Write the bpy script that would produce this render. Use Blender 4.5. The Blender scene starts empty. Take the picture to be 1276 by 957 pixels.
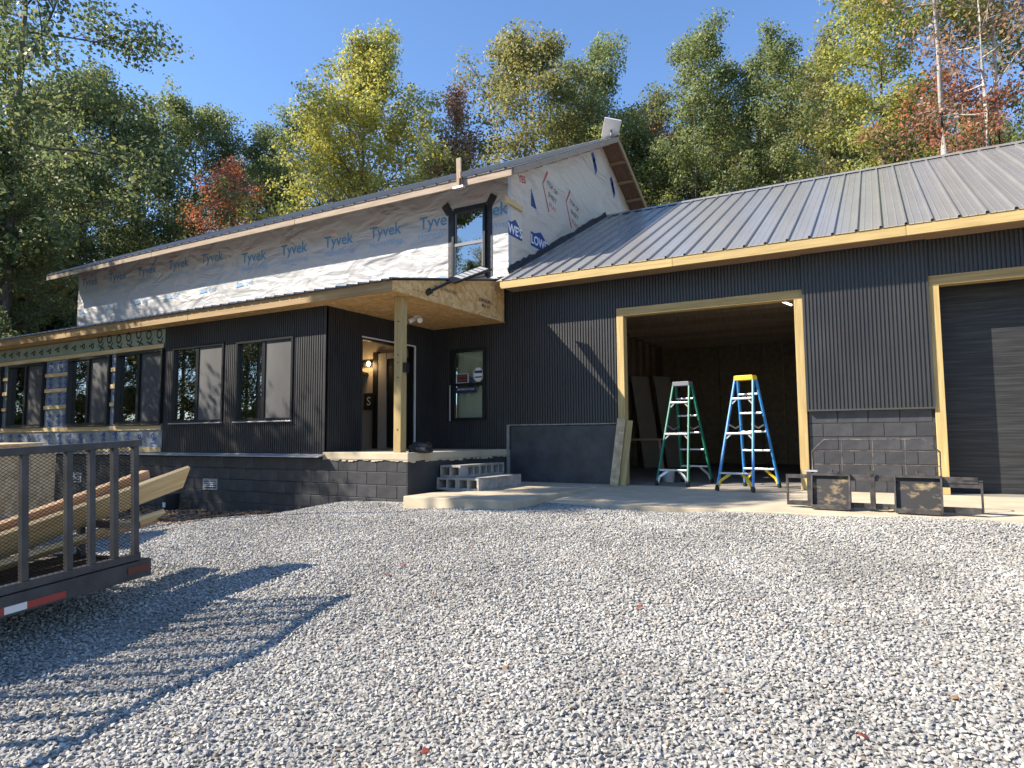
import bpy, bmesh, math, random
import numpy as np
from mathutils import Vector, Matrix
R = math.radians
scene = bpy.context.scene
COL = scene.collection
rng = random.Random(7)

# ------------------------------------------------------------------ camera
F_PX, YAW, PITCH, ROLL, CAM_H = 829.14, R(29.312), R(4.568), R(-.342), .824
Fh = Vector((-math.sin(YAW), math.cos(YAW), 0)); Rt = Vector((math.cos(YAW), math.sin(YAW), 0)); UpZ = Vector((0, 0, 1))
FW = Fh*math.cos(PITCH) + UpZ*math.sin(PITCH); VV = -Fh*math.sin(PITCH) + UpZ*math.cos(PITCH)
R2 = Rt*math.cos(ROLL) + VV*math.sin(ROLL); V2 = -Rt*math.sin(ROLL) + VV*math.cos(ROLL)
CAM = Vector((0, 0, CAM_H))
cd = bpy.data.cameras.new('camera'); cam = bpy.data.objects.new('camera', cd); COL.objects.link(cam)
cam.matrix_world = Matrix(((R2.x, V2.x, -FW.x, CAM.x), (R2.y, V2.y, -FW.y, CAM.y), (R2.z, V2.z, -FW.z, CAM.z), (0, 0, 0, 1)))
cd.sensor_width = 36; cd.lens = F_PX/1276*36; cd.clip_end = 2000; cd.clip_start = .05
scene.camera = cam
def ray(x, y): return FW + R2*((x-638)/F_PX) + V2*((478.5-y)/F_PX)
def at(x, y, d): return CAM + ray(x, y)*d                       # a pixel's direction at a forward distance
def on(x, y, ax, v):
    r = ray(x, y); return CAM + r*((v-CAM[ax])/r[ax])           # a pixel's direction met with an axis plane

# ------------------------------------------------------------------ light
SUN = Vector((-1.32, -1, 1.27)).normalized()
w = bpy.data.worlds.new('World'); scene.world = w; w.use_nodes = True
wn = w.node_tree.nodes; wl = w.node_tree.links
sky = wn.new('ShaderNodeTexSky'); sky.sky_type = 'NISHITA'; sky.sun_disc = False
sky.sun_elevation = math.asin(SUN.z); sky.sun_rotation = math.atan2(SUN.x, SUN.y) % (2*math.pi)
sky.air_density = 1.0; sky.dust_density = 0.1; sky.ozone_density = 6; sky.altitude = 300
wl.new(sky.outputs[0], wn['Background'].inputs[0]); wn['Background'].inputs[1].default_value = .135
sl = bpy.data.lights.new('sun', 'SUN'); sl.energy = 5; sl.angle = R(.5); sl.color = (1, .91, .77)
so = bpy.data.objects.new('sun', sl); COL.objects.link(so); so.rotation_euler = (-SUN).to_track_quat('-Z', 'Y').to_euler(); so.location = (-30, -25, 30)
vs = scene.view_settings; vs.view_transform = 'Standard'; vs.look = 'None'; vs.exposure = 1.04; vs.gamma = 1; vs.use_curve_mapping = False
scene.cycles.max_bounces = 6; scene.cycles.transparent_max_bounces = 12

# ------------------------------------------------------------------ materials
MATS = {}
def pm(name, col, col2=None, scale=(4, 4, 4), rough=.7, bump=0, bscale=None, metal=0, spec=.5, detail=4, rand=0, lo=.35, hi=.65, bdist=.01, rough2=None):
    m = bpy.data.materials.new(name); m.use_nodes = True; n = m.node_tree.nodes; l = m.node_tree.links
    b = n['Principled BSDF']; b.inputs['Roughness'].default_value = rough; b.inputs['Metallic'].default_value = metal
    b.inputs['Specular IOR Level'].default_value = spec
    tc = n.new('ShaderNodeTexCoord')
    def noise(sc, det):
        mp = n.new('ShaderNodeMapping'); mp.inputs['Scale'].default_value = sc; l.new(tc.outputs['Object'], mp.inputs[0])
        t = n.new('ShaderNodeTexNoise'); t.inputs['Scale'].default_value = 1; t.inputs['Detail'].default_value = det; t.inputs['Roughness'].default_value = .6
        l.new(mp.outputs[0], t.inputs[0]); return t
    out = None
    if col2 is not None:
        t = noise(scale, detail); r = n.new('ShaderNodeValToRGB')
        r.color_ramp.elements[0].position = lo; r.color_ramp.elements[1].position = hi
        r.color_ramp.elements[0].color = (*col, 1); r.color_ramp.elements[1].color = (*col2, 1)
        l.new(t.outputs[0], r.inputs[0]); out = r.outputs[0]
        if rough2 is not None:
            q = n.new('ShaderNodeMapRange'); q.inputs[3].default_value = rough; q.inputs[4].default_value = rough2
            l.new(t.outputs[0], q.inputs[0]); l.new(q.outputs[0], b.inputs['Roughness'])
    if rand:
        oi = n.new('ShaderNodeObjectInfo'); mr = n.new('ShaderNodeMapRange'); mr.inputs[3].default_value = 1-rand; mr.inputs[4].default_value = 1+rand
        l.new(oi.outputs['Random'], mr.inputs[0]); hs = n.new('ShaderNodeHueSaturation'); l.new(mr.outputs[0], hs.inputs['Value'])
        if out: l.new(out, hs.inputs['Color'])
        else: hs.inputs['Color'].default_value = (*col, 1)
        out = hs.outputs[0]
    if out: l.new(out, b.inputs['Base Color'])
    else: b.inputs['Base Color'].default_value = (*col, 1)
    if bump:
        t = noise(bscale or scale, 5); bp = n.new('ShaderNodeBump'); bp.inputs['Strength'].default_value = bump; bp.inputs['Distance'].default_value = bdist
        l.new(t.outputs[0], bp.inputs['Height']); l.new(bp.outputs[0], b.inputs['Normal'])
    MATS[name] = m; return m
def wood(name, c1, c2, ax, rough=.75):
    s = [38, 38, 38]; s[ax] = 1.6
    return pm(name, c1, c2, scale=tuple(s), rough=rough, bump=.35, bscale=tuple(s), rand=.14, lo=.3, hi=.7, bdist=.004)
for a, nm in enumerate('xyz'):
    wood('pine_'+nm, (.50, .33, .14), (.70, .53, .29), a)
    wood('treated_'+nm, (.34, .235, .09), (.52, .385, .17), a)
    wood('old_'+nm, (.24, .15, .085), (.42, .28, .17), a)
pm('fascia', (.25, .155, .065), (.38, .255, .12), scale=(1.2, 30, 30), bump=.3, rand=.1, lo=.3, hi=.7)
pm('white_board', (.25, .185, .13), (.36, .28, .205), scale=(2, 20, 20), rand=.06)
pm('soffit_board', (.16, .085, .05), (.26, .15, .09), scale=(20, 3, 20), rand=.2)
pm('black_paint', (.034, .034, .038), (.064, .064, .070), scale=(3, 3, 3), rough=.42, bump=.5, bscale=(160, 160, 160), rand=.18, bdist=.003)
pm('mortar_black', (.010, .010, .012), (.05, .05, .052), scale=(6, 6, 6), rough=.8, bump=.5, bscale=(60, 60, 60))
pm('siding', (.028, .027, .029), (.040, .039, .040), scale=(1.2, 1.2, .8), rough=.36, rough2=.5, bump=.08, bscale=(30, 30, 4), metal=0, spec=.6)
pm('black_frame', (.010, .010, .012), rough=.35)
pm('roof_metal', (.235, .228, .228), (.265, .257, .255), scale=(2.5, .7, .7), rough=.2, bump=.05, bscale=(6, 2, 2), spec=.75, metal=.0)
pm('drip', (.05, .05, .052), rough=.5)
pm('white_metal', (.62, .62, .62), rough=.4)
pm('flash_strip', (.33, .34, .36), (.46, .46, .47), scale=(3, 10, 10), rough=.35, metal=.3)
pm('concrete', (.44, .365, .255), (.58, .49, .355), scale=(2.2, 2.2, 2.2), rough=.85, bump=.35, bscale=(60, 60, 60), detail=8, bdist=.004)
pm('cinder', (.24, .23, .21), (.38, .365, .34), scale=(9, 9, 9), rough=.95, bump=.8, bscale=(130, 130, 130), rand=.12, bdist=.004)
pm('membrane', (.012, .012, .014), (.06, .06, .065), scale=(9, 9, 9), rough=.5, bump=1, bscale=(12, 12, 12), bdist=.05, lo=.45, hi=.75)
pm('tape', (.012, .012, .014), (.035, .035, .04), scale=(12, 12, 12), rough=.45, bump=.6, bscale=(25, 25, 25))
pm('ink_blue', (.055, .20, .40), (.09, .26, .46), scale=(5, 5, 5), rough=.5)
pm('ink_paleblue', (.20, .36, .55), rough=.5)
pm('ink_navy', (.012, .045, .22), rough=.45)
pm('ink_dark', (.02, .028, .09), rough=.5)
pm('ink_black', (.03, .028, .026), rough=.6)
pm('ink_red', (.45, .05, .035), rough=.5)
pm('ink_palered', (.55, .22, .18), rough=.5)
pm('white', (.78, .78, .77), rough=.45)
pm('foil', (.19, .225, .27), (.32, .355, .40), scale=(3, 3, 1.5), rough=.35, metal=.35, bump=.25, bscale=(7, 7, 5), bdist=.02)
pm('foil_green', (.20, .27, .22), (.30, .36, .29), scale=(3, 3, 2), rough=.5, bump=.2, bscale=(8, 8, 8))
pm('screen', (.05, .05, .052), (.085, .085, .087), scale=(1.4, 1.4, .5), rough=.6, bump=.1, bscale=(400, 400, 400))
pm('drywall', (.46, .41, .34), (.52, .47, .40), scale=(2, 2, 2), rough=.9)
pm('dark_door', (.022, .020, .020), (.035, .03, .03), scale=(10, 10, 1.5), rough=.4)
pm('casing', (.55, .52, .47), rough=.6)
pm('curtain', (.74, .76, .70), (.84, .84, .78), scale=(14, 14, .3), rough=.9)
pm('black_ply', (.012, .012, .013), (.045, .045, .046), scale=(1.3, 20, 34), rough=.55, bump=.4, bscale=(1.5, 30, 60), bdist=.006, lo=.42, hi=.72)
pm('int_osb', (.34, .25, .17), (.46, .36, .25), scale=(8, 8, 8), rough=.9)
pm('int_stud', (.42, .31, .20), (.52, .40, .27), scale=(20, 20, 2), rand=.2)
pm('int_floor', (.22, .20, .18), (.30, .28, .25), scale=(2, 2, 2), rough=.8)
pm('trailer_steel', (.032, .031, .033), (.058, .056, .059), scale=(7, 7, 7), rough=.55, bump=.25, bscale=(50, 50, 50))
pm('mesh_black', (.012, .012, .012), rough=1, spec=.05)
pm('deck_plank', (.06, .05, .042), (.11, .09, .075), scale=(30, 2, 30), rough=.9)
pm('tape_red', (.34, .035, .028), rough=.35); pm('marker_red', (.10, .012, .012), rough=.4)
pm('tape_white', (.72, .70, .66), rough=.35)
pm('alu', (.62, .62, .63), (.72, .72, .73), scale=(6, 6, 6), rough=.35, metal=.7)
pm('fg_blue', (.035, .22, .55), (.045, .26, .62), scale=(8, 8, 8), rough=.45)
pm('fg_green', (.015, .16, .10), (.022, .20, .13), scale=(8, 8, 8), rough=.45)
pm('yellow_plastic', (.78, .50, .02), rough=.45)
pm('rubber', (.02, .02, .02), rough=.8)
pm('grey_plastic', (.16, .17, .20), rough=.5)
pm('worn_steel', (.035, .033, .035), (.10, .09, .085), scale=(9, 9, 9), rough=.5, metal=.4, bump=.2)
pm('rust_plate', (.028, .026, .028), (.36, .27, .14), scale=(5, 5, 9), rough=.6, metal=.2, lo=.53, hi=.70, detail=7, bump=.2)
pm('rusty_rod', (.035, .03, .028), (.17, .14, .12), scale=(12, 12, 12), rough=.7)
pm('dish_white', (.70, .70, .70), rough=.4)
pm('solar_cell', (.46, .46, .44), rough=.4)
pm('plastic_bag', (.62, .64, .68), (.74, .75, .76), scale=(6, 6, 6), rough=.3, bump=.8, bscale=(9, 9, 9), bdist=.04)
pm('dark_green', (.012, .05, .045), rough=.5)
pm('bucket', (.45, .44, .42), rough=.6)
pm('leaf_red', (.24, .05, .03), rough=.7); pm('leaf_tan', (.26, .15, .08), rough=.7)
def osb(name, c1, c2, c3):
    m = bpy.data.materials.new(name); m.use_nodes = True; n = m.node_tree.nodes; l = m.node_tree.links; b = n['Principled BSDF']; b.inputs['Roughness'].default_value = .8
    tc = n.new('ShaderNodeTexCoord'); v = n.new('ShaderNodeTexVoronoi'); v.inputs['Scale'].default_value = 17
    nz = n.new('ShaderNodeTexNoise'); nz.inputs['Scale'].default_value = 5; ad = n.new('ShaderNodeMixRGB'); ad.inputs[0].default_value = .16
    l.new(tc.outputs['Object'], nz.inputs[0]); l.new(tc.outputs['Object'], ad.inputs[1]); l.new(nz.outputs['Color'], ad.inputs[2]); l.new(ad.outputs[0], v.inputs['Vector'])
    sp = n.new('ShaderNodeSeparateColor'); l.new(v.outputs['Color'], sp.inputs[0])
    r = n.new('ShaderNodeValToRGB'); e = r.color_ramp.elements; e[0].color = (*c1, 1); e[1].color = (*c3, 1); k = e.new(.5); k.color = (*c2, 1)
    l.new(sp.outputs[0], r.inputs[0]); l.new(r.outputs[0], b.inputs['Base Color'])
    bp = n.new('ShaderNodeBump'); bp.inputs['Strength'].default_value = .3; bp.inputs['Distance'].default_value = .004; l.new(sp.outputs[1], bp.inputs['Height']); l.new(bp.outputs[0], b.inputs['Normal'])
    MATS[name] = m
osb('osb', (.54, .30, .10), (.66, .40, .155), (.74, .50, .24))
osb('osb_pale', (.42, .30, .16), (.52, .39, .23), (.62, .48, .30))
def tyvek(name, col):
    m = bpy.data.materials.new(name); m.use_nodes = True; n = m.node_tree.nodes; l = m.node_tree.links; b = n['Principled BSDF']
    b.inputs['Base Color'].default_value = (*col, 1); b.inputs['Roughness'].default_value = .42; b.inputs['Specular IOR Level'].default_value = .35
    tc = n.new('ShaderNodeTexCoord'); prev = None
    for sc, st, ds, rot in (((1.0, .7, 2.2), 1, .14, .5), ((3, 2.2, 6), .5, .04, -.35), ((.8, .8, 18), .45, .015, .06), ((40, 40, 40), .12, .004, 0)):
        mp = n.new('ShaderNodeMapping'); mp.inputs['Scale'].default_value = sc; mp.inputs['Rotation'].default_value = (0, rot, 0); l.new(tc.outputs['Object'], mp.inputs[0])
        t = n.new('ShaderNodeTexNoise'); t.inputs['Scale'].default_value = 1; t.inputs['Detail'].default_value = 2; t.inputs['Distortion'].default_value = .8; l.new(mp.outputs[0], t.inputs[0])
        bp = n.new('ShaderNodeBump'); bp.inputs['Strength'].default_value = st; bp.inputs['Distance'].default_value = ds; l.new(t.outputs[0], bp.inputs['Height'])
        if prev: l.new(prev.outputs[0], bp.inputs['Normal'])
        prev = bp
    l.new(prev.outputs[0], b.inputs['Normal']); MATS[name] = m
tyvek('housewrap', (.46, .455, .455)); tyvek('housewrap_beige', (.62, .53, .43))  # beige gable copy: thin wrap's own warmth plus roof bounce put into its colour
def glass(name, tint, base=.10):
    m = bpy.data.materials.new(name); m.use_nodes = True; n = m.node_tree.nodes; l = m.node_tree.links; n.remove(n['Principled BSDF']); out = n['Material Output']
    t = n.new('ShaderNodeBsdfTransparent'); t.inputs[0].default_value = (*tint, 1); g = n.new('ShaderNodeBsdfGlossy'); g.inputs['Roughness'].default_value = .01
    fr = n.new('ShaderNodeFresnel'); fr.inputs[0].default_value = 1.5; a = n.new('ShaderNodeMath'); a.operation = 'ADD'; a.inputs[1].default_value = base; a.use_clamp = True
    mx = n.new('ShaderNodeMixShader'); l.new(fr.outputs[0], a.inputs[0]); l.new(a.outputs[0], mx.inputs[0]); l.new(t.outputs[0], mx.inputs[1]); l.new(g.outputs[0], mx.inputs[2]); l.new(mx.outputs[0], out.inputs[0])
    MATS[name] = m
glass('glass', (.42, .5, .44), .34); glass('glass_clear', (.88, .92, .88), .05)
def emit(name, col, s):
    m = bpy.data.materials.new(name); m.use_nodes = True; b = m.node_tree.nodes['Principled BSDF']
    b.inputs['Base Color'].default_value = (*col, 1); b.inputs['Emission Color'].default_value = (*col, 1); b.inputs['Emission Strength'].default_value = s; MATS[name] = m
emit('bulb', (1, .62, .25), 14); emit('tube_light', (1, .98, .9), 1.6)
def leaf_mat():
    m = bpy.data.materials.new('leaves'); m.use_nodes = True; n = m.node_tree.nodes; l = m.node_tree.links; n.remove(n['Principled BSDF']); out = n['Material Output']
    g = n.new('ShaderNodeNewGeometry'); oi = n.new('ShaderNodeObjectInfo'); r = n.new('ShaderNodeValToRGB'); e = r.color_ramp.elements
    e[0].color = (.55, .62, .5, 1); e[1].color = (1.45, 1.2, .8, 1); k = e.new(.55); k.color = (1, 1, 1, 1)
    l.new(g.outputs['Random Per Island'], r.inputs[0])
    mu = n.new('ShaderNodeMixRGB'); mu.blend_type = 'MULTIPLY'; mu.inputs[0].default_value = 1; l.new(r.outputs[0], mu.inputs[1]); l.new(oi.outputs['Color'], mu.inputs[2])
    d = n.new('ShaderNodeBsdfPrincipled'); d.inputs['Roughness'].default_value = .5; d.inputs['Specular IOR Level'].default_value = .35; t = n.new('ShaderNodeBsdfTranslucent')
    hs = n.new('ShaderNodeHueSaturation'); hs.inputs['Value'].default_value = 1.5; hs.inputs['Saturation'].default_value = 1.1; l.new(mu.outputs[0], hs.inputs['Color'])
    mx = n.new('ShaderNodeMixShader'); mx.inputs[0].default_value = .42
    l.new(mu.outputs[0], d.inputs['Base Color']); l.new(hs.outputs[0], t.inputs[0]); l.new(d.outputs[0], mx.inputs[1]); l.new(t.outputs[0], mx.inputs[2]); l.new(mx.outputs[0], out.inputs[0])
    MATS['leaves'] = m
leaf_mat()
pm('bark', (.09, .075, .06), (.20, .175, .15), scale=(14, 14, 2.5), rough=.95, bump=.8, bscale=(20, 20, 4), rand=.25, bdist=.03)
pm('bark_pale', (.28, .25, .22), (.46, .43, .39), scale=(5, 5, 6), rough=.9, bump=.4, bscale=(14, 14, 4), rand=.1, bdist=.02)
def stone_mat():
    m = bpy.data.materials.new('gravel_stone'); m.use_nodes = True; n = m.node_tree.nodes; l = m.node_tree.links; b = n['Principled BSDF']; b.inputs['Roughness'].default_value = .85
    oi = n.new('ShaderNodeObjectInfo'); r = n.new('ShaderNodeValToRGB'); e = r.color_ramp.elements
    e[0].color = (.17, .165, .155, 1); e[1].color = (.54, .515, .47, 1); a = e.new(.25); a.color = (.29, .277, .255, 1); a = e.new(.7); a.color = (.43, .412, .378, 1); a = e.new(.03); a.color = (.33, .26, .20, 1); a = e.new(.06); a.color = (.34, .335, .33, 1)
    l.new(oi.outputs['Random'], r.inputs[0]); tc = n.new('ShaderNodeTexCoord'); nz = n.new('ShaderNodeTexNoise'); nz.inputs['Scale'].default_value = 2; l.new(tc.outputs['Object'], nz.inputs[0])
    mr = n.new('ShaderNodeMapRange'); mr.inputs[3].default_value = .75; mr.inputs[4].default_value = 1.25; l.new(nz.outputs[0], mr.inputs[0])
    hs = n.new('ShaderNodeHueSaturation'); l.new(r.outputs[0], hs.inputs['Color'])
    n3 = n.new('ShaderNodeTexNoise'); n3.inputs['Scale'].default_value = .9; n3.inputs['Detail'].default_value = 3; l.new(oi.outputs['Location'], n3.inputs[0])
    m3 = n.new('ShaderNodeMapRange'); m3.inputs[1].default_value = .3; m3.inputs[2].default_value = .7; m3.inputs[3].default_value = .74; m3.inputs[4].default_value = 1.12; l.new(n3.outputs[0], m3.inputs[0])
    mm = n.new('ShaderNodeMath'); mm.operation = 'MULTIPLY'; l.new(mr.outputs[0], mm.inputs[0]); l.new(m3.outputs[0], mm.inputs[1]); l.new(mm.outputs[0], hs.inputs['Value']); l.new(hs.outputs[0], b.inputs['Base Color']); MATS['gravel_stone'] = m
stone_mat()
def ground_mat():
    m = bpy.data.materials.new('ground'); m.use_nodes = True; n = m.node_tree.nodes; l = m.node_tree.links; b = n['Principled BSDF']; b.inputs['Roughness'].default_value = .95
    tc = n.new('ShaderNodeTexCoord'); at_ = n.new('ShaderNodeAttribute'); at_.attribute_name = 'pad'
    v = n.new('ShaderNodeTexVoronoi'); v.inputs['Scale'].default_value = 34; l.new(tc.outputs['Object'], v.inputs[0])
    sp = n.new('ShaderNodeSeparateColor'); l.new(v.outputs['Color'], sp.inputs[0])
    r = n.new('ShaderNodeValToRGB'); e = r.color_ramp.elements; e[0].color = (.15, .145, .138, 1); e[1].color = (.40, .385, .355, 1); l.new(sp.outputs[0], r.inputs[0])
    nz = n.new('ShaderNodeTexNoise'); nz.inputs['Scale'].default_value = 18; nz.inputs['Detail'].default_value = 8; l.new(tc.outputs['Object'], nz.inputs[0])
    r2 = n.new('ShaderNodeValToRGB'); e = r2.color_ramp.elements; e[0].color = (.055, .035, .022, 1); e[1].color = (.24, .165, .10, 1); e[0].position = .35; e[1].position = .66; l.new(nz.outputs[0], r2.inputs[0])
    n2 = n.new('ShaderNodeTexNoise'); n2.inputs['Scale'].default_value = 5; n2.inputs['Detail'].default_value = 6; l.new(tc.outputs['Object'], n2.inputs[0])
    su = n.new('ShaderNodeMath'); su.operation = 'MULTIPLY_ADD'; su.inputs[1].default_value = .9; l.new(n2.outputs[0], su.inputs[0]); l.new(at_.outputs['Fac'], su.inputs[2])
    st = n.new('ShaderNodeMapRange'); st.inputs[1].default_value = .75; st.inputs[2].default_value = 1.05; l.new(su.outputs[0], st.inputs[0])
    mx = n.new('ShaderNodeMixRGB'); l.new(st.outputs[0], mx.inputs[0]); l.new(r2.outputs[0], mx.inputs[1]); l.new(r.outputs[0], mx.inputs[2]); l.new(mx.outputs[0], b.inputs['Base Color'])
    bp = n.new('ShaderNodeBump'); bp.inputs['Strength'].default_value = .9; bp.inputs['Distance'].default_value = .02; l.new(v.outputs['Distance'], bp.inputs['Height']); bp.invert = True; l.new(bp.outputs[0], b.inputs['Normal']); MATS['ground'] = m
ground_mat()

# ------------------------------------------------------------------ helpers
class MB:
    def __init__(s): s.v = []; s.f = []
    def poly(s, pts, faces):
        k = len(s.v); s.v += [tuple(p) for p in pts]; s.f += [tuple(i+k for i in f) for f in faces]; return s
    def box(s, x0, x1, y0, y1, z0, z1):
        return s.poly([(x0, y0, z0), (x1, y0, z0), (x1, y1, z0), (x0, y1, z0), (x0, y0, z1), (x1, y0, z1), (x1, y1, z1), (x0, y1, z1)],
                      [(0, 3, 2, 1), (4, 5, 6, 7), (0, 1, 5, 4), (1, 2, 6, 5), (2, 3, 7, 6), (3, 0, 4, 7)])
    def beam(s, a, b, wd, th, up=(0, 0, 1), wd2=None):
        a = Vector(a); b = Vector(b); d = (b-a).normalized(); u = Vector(up); sd = d.cross(u)
        if sd.length < 1e-4: sd = d.cross(Vector((1, 0, 0)))
        sd.normalize(); u = sd.cross(d).normalized(); w2 = wd2 or wd; P = []
        for p, ww in ((a, wd), (b, w2)):
            P += [p-sd*ww/2-u*th/2, p+sd*ww/2-u*th/2, p+sd*ww/2+u*th/2, p-sd*ww/2+u*th/2]
        return s.poly(P, [(3, 2, 1, 0), (4, 5, 6, 7), (0, 1, 5, 4), (1, 2, 6, 5), (2, 3, 7, 6), (3, 0, 4, 7)])
    def tube(s, pts, r, n=8, r2=None):
        pts = [Vector(p) for p in pts]; k = len(s.v); m = len(pts)
        for i, p in enumerate(pts):
            d = (pts[min(i+1, m-1)]-pts[max(i-1, 0)]).normalized(); a = d.cross(Vector((0, 0, 1)))
            if a.length < 1e-3: a = d.cross(Vector((1, 0, 0)))
            a.normalize(); b = d.cross(a); rr = r[i] if isinstance(r, (list, tuple)) else r
            for j in range(n):
                t = 2*math.pi*j/n; s.v.append(tuple(p+a*math.cos(t)*rr+b*math.sin(t)*rr))
        for i in range(m-1):
            for j in range(n): s.f.append((k+i*n+j, k+i*n+(j+1) % n, k+(i+1)*n+(j+1) % n, k+(i+1)*n+j))
        s.f.append(tuple(k+j for j in reversed(range(n)))); s.f.append(tuple(k+(m-1)*n+j for j in range(n))); return s
    def prism(s, prof, axis, a, b):                       # extrude a 2-D profile along an axis (0,1,2)
        def P(q, t):
            return (t, q[0], q[1]) if axis == 0 else (q[0], t, q[1]) if axis == 1 else (q[0], q[1], t)
        n = len(prof); pts = [P(q, a) for q in prof]+[P(q, b) for q in prof]
        return s.poly(pts, [tuple(range(n)), tuple(range(2*n-1, n-1, -1))]+[(i, i+n, (i+1) % n+n, (i+1) % n) for i in range(n)])
    def mesh(s, name, mat, smooth=False, fix=True):
        me = bpy.data.meshes.new(name); me.from_pydata(s.v, [], s.f)
        if fix:
            bm = bmesh.new(); bm.from_mesh(me); bmesh.ops.recalc_face_normals(bm, faces=bm.faces); bm.to_mesh(me); bm.free()
        me.materials.append(MATS[mat])
        if smooth: me.polygons.foreach_set('use_smooth', [True]*len(me.polygons))
        return me
    def build(s, name, mat, parent=None, smooth=False, bevel=0, loc=None):
        return link(name, s.mesh(name, mat, smooth), parent, loc, bevel=bevel)
def link(name, me, parent=None, loc=None, rot=None, bevel=0):
    o = bpy.data.objects.new(name, me); COL.objects.link(o)
    if parent is not None:
        o.parent = parent
        if parent.get('world_parts'): o.matrix_parent_inverse = Matrix.Translation(-parent.location)
    if loc is not None: o.location = loc
    if rot is not None: o.rotation_euler = rot
    if bevel:
        b = o.modifiers.new('bevel', 'BEVEL'); b.width = bevel; b.segments = 2; b.limit_method = 'ANGLE'
    return o
def thing(name, label, cat, loc=(0, 0, 0), rz=0, group=None, world=False):
    o = bpy.data.objects.new(name, None); COL.objects.link(o); o.location = loc; o.rotation_euler = (0, 0, rz); o.empty_display_size = .2
    o['label'] = label; o['category'] = cat
    if group: o['group'] = group
    if world: o['world_parts'] = True
    return o
def tag(o, label, cat, group=None):
    o['label'] = label; o['category'] = cat
    if group: o['group'] = group
    return o
TXT = {}
def text_mesh(txt, mat, bold=0.0):
    k = (txt, mat, bold)
    if k in TXT: return TXT[k]
    c = bpy.data.curves.new('lettering', 'FONT'); c.body = txt; c.size = 1; c.align_x = 'CENTER'; c.align_y = 'CENTER'; c.offset = bold; c.resolution_u = 3; c.fill_mode = 'FRONT'
    o = bpy.data.objects.new('lettering', c); COL.objects.link(o); bpy.context.view_layer.update()
    me = bpy.data.meshes.new_from_object(o.evaluated_get(bpy.context.evaluated_depsgraph_get())); bpy.data.objects.remove(o)
    me.name = 'lettering'; me.materials.clear(); me.materials.append(MATS[mat]); TXT[k] = me; return me
def text(txt, mat, parent, loc, size, face='front', roll=0, bold=0.0, sx=1, name='lettering'):
    o = link(name, text_mesh(txt, mat, bold), parent)
    M = Matrix.Rotation(R(90), 4, 'X')
    if face == 'right': M = Matrix.Rotation(R(90), 4, 'Z') @ M
    M = Matrix.Translation(loc) @ M @ Matrix.Rotation(roll, 4, 'Z') @ Matrix.Diagonal((size*sx, size, size, 1))
    o.matrix_local = M; return o

# ------------------------------------------------------------------ ground
def sst(a, b, x):
    t = min(1, max(0, (x-a)/(b-a))); return t*t*(3-2*t)
def ground_z(X, Y):
    z = -.10-.075*(8-min(8, max(-2, Y)))
    z -= .02*max(0, -2-Y)*(.3)
    k = sst(-7.0, -9.2, X)*sst(4.6, 6.9, Y); z = z*(1-k)-.47*k
    k = sst(-11, -20, X); z = z*(1-k)+(-.55)*k
    k = sst(-6.6, -9.0, X)*sst(7.6, 8.2, Y); z = z*(1-k)-.47*k
    if Y > 22: z += .09*(Y-22)
    if Y < 16: z += .022*math.sin(X*1.3+Y*.9)+.018*math.sin(X*.6-Y*2.3+1)+.010*math.sin(3.1*X+2.3*Y)+.008*math.sin(1.9*X-4.7*Y)
    return z
def pad(X, Y):                                            # 1 on the gravelled yard, 0 on bare soil
    return (1-sst(-7.3, -8.5, X)*sst(5.0, 6.0, Y))*(1-sst(-16, -22, X))*(1-sst(10, 14, X)) if Y < 11 else 0
def axis_list(lo, hi, a, b, fine):
    L = list(np.arange(a, b+1e-6, fine)); s = fine; x = a
    while x > lo: s *= 1.35; x -= s; L.insert(0, max(x, lo))
    s = fine; x = L[-1]
    while x < hi: s *= 1.35; x += s; L.append(min(x, hi))
    return L
gx = axis_list(-600, 600, -14, 7, .25); gy = axis_list(-600, 900, -1, 10, .25)
gm = MB(); nx = len(gx); gm.v = [(x, y, ground_z(x, y) if y < 120 else ground_z(x, 120)) for y in gy for x in gx]
gm.f = [(j*nx+i, j*nx+i+1, (j+1)*nx+i+1, (j+1)*nx+i) for j in range(len(gy)-1) for i in range(nx-1)]
g = gm.build('ground', 'ground', smooth=True); g['kind'] = 'structure'
pa = g.data.attributes.new('pad', 'FLOAT', 'POINT'); pa.data.foreach_set('value', [pad(v[0], v[1]) for v in gm.v])

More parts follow.
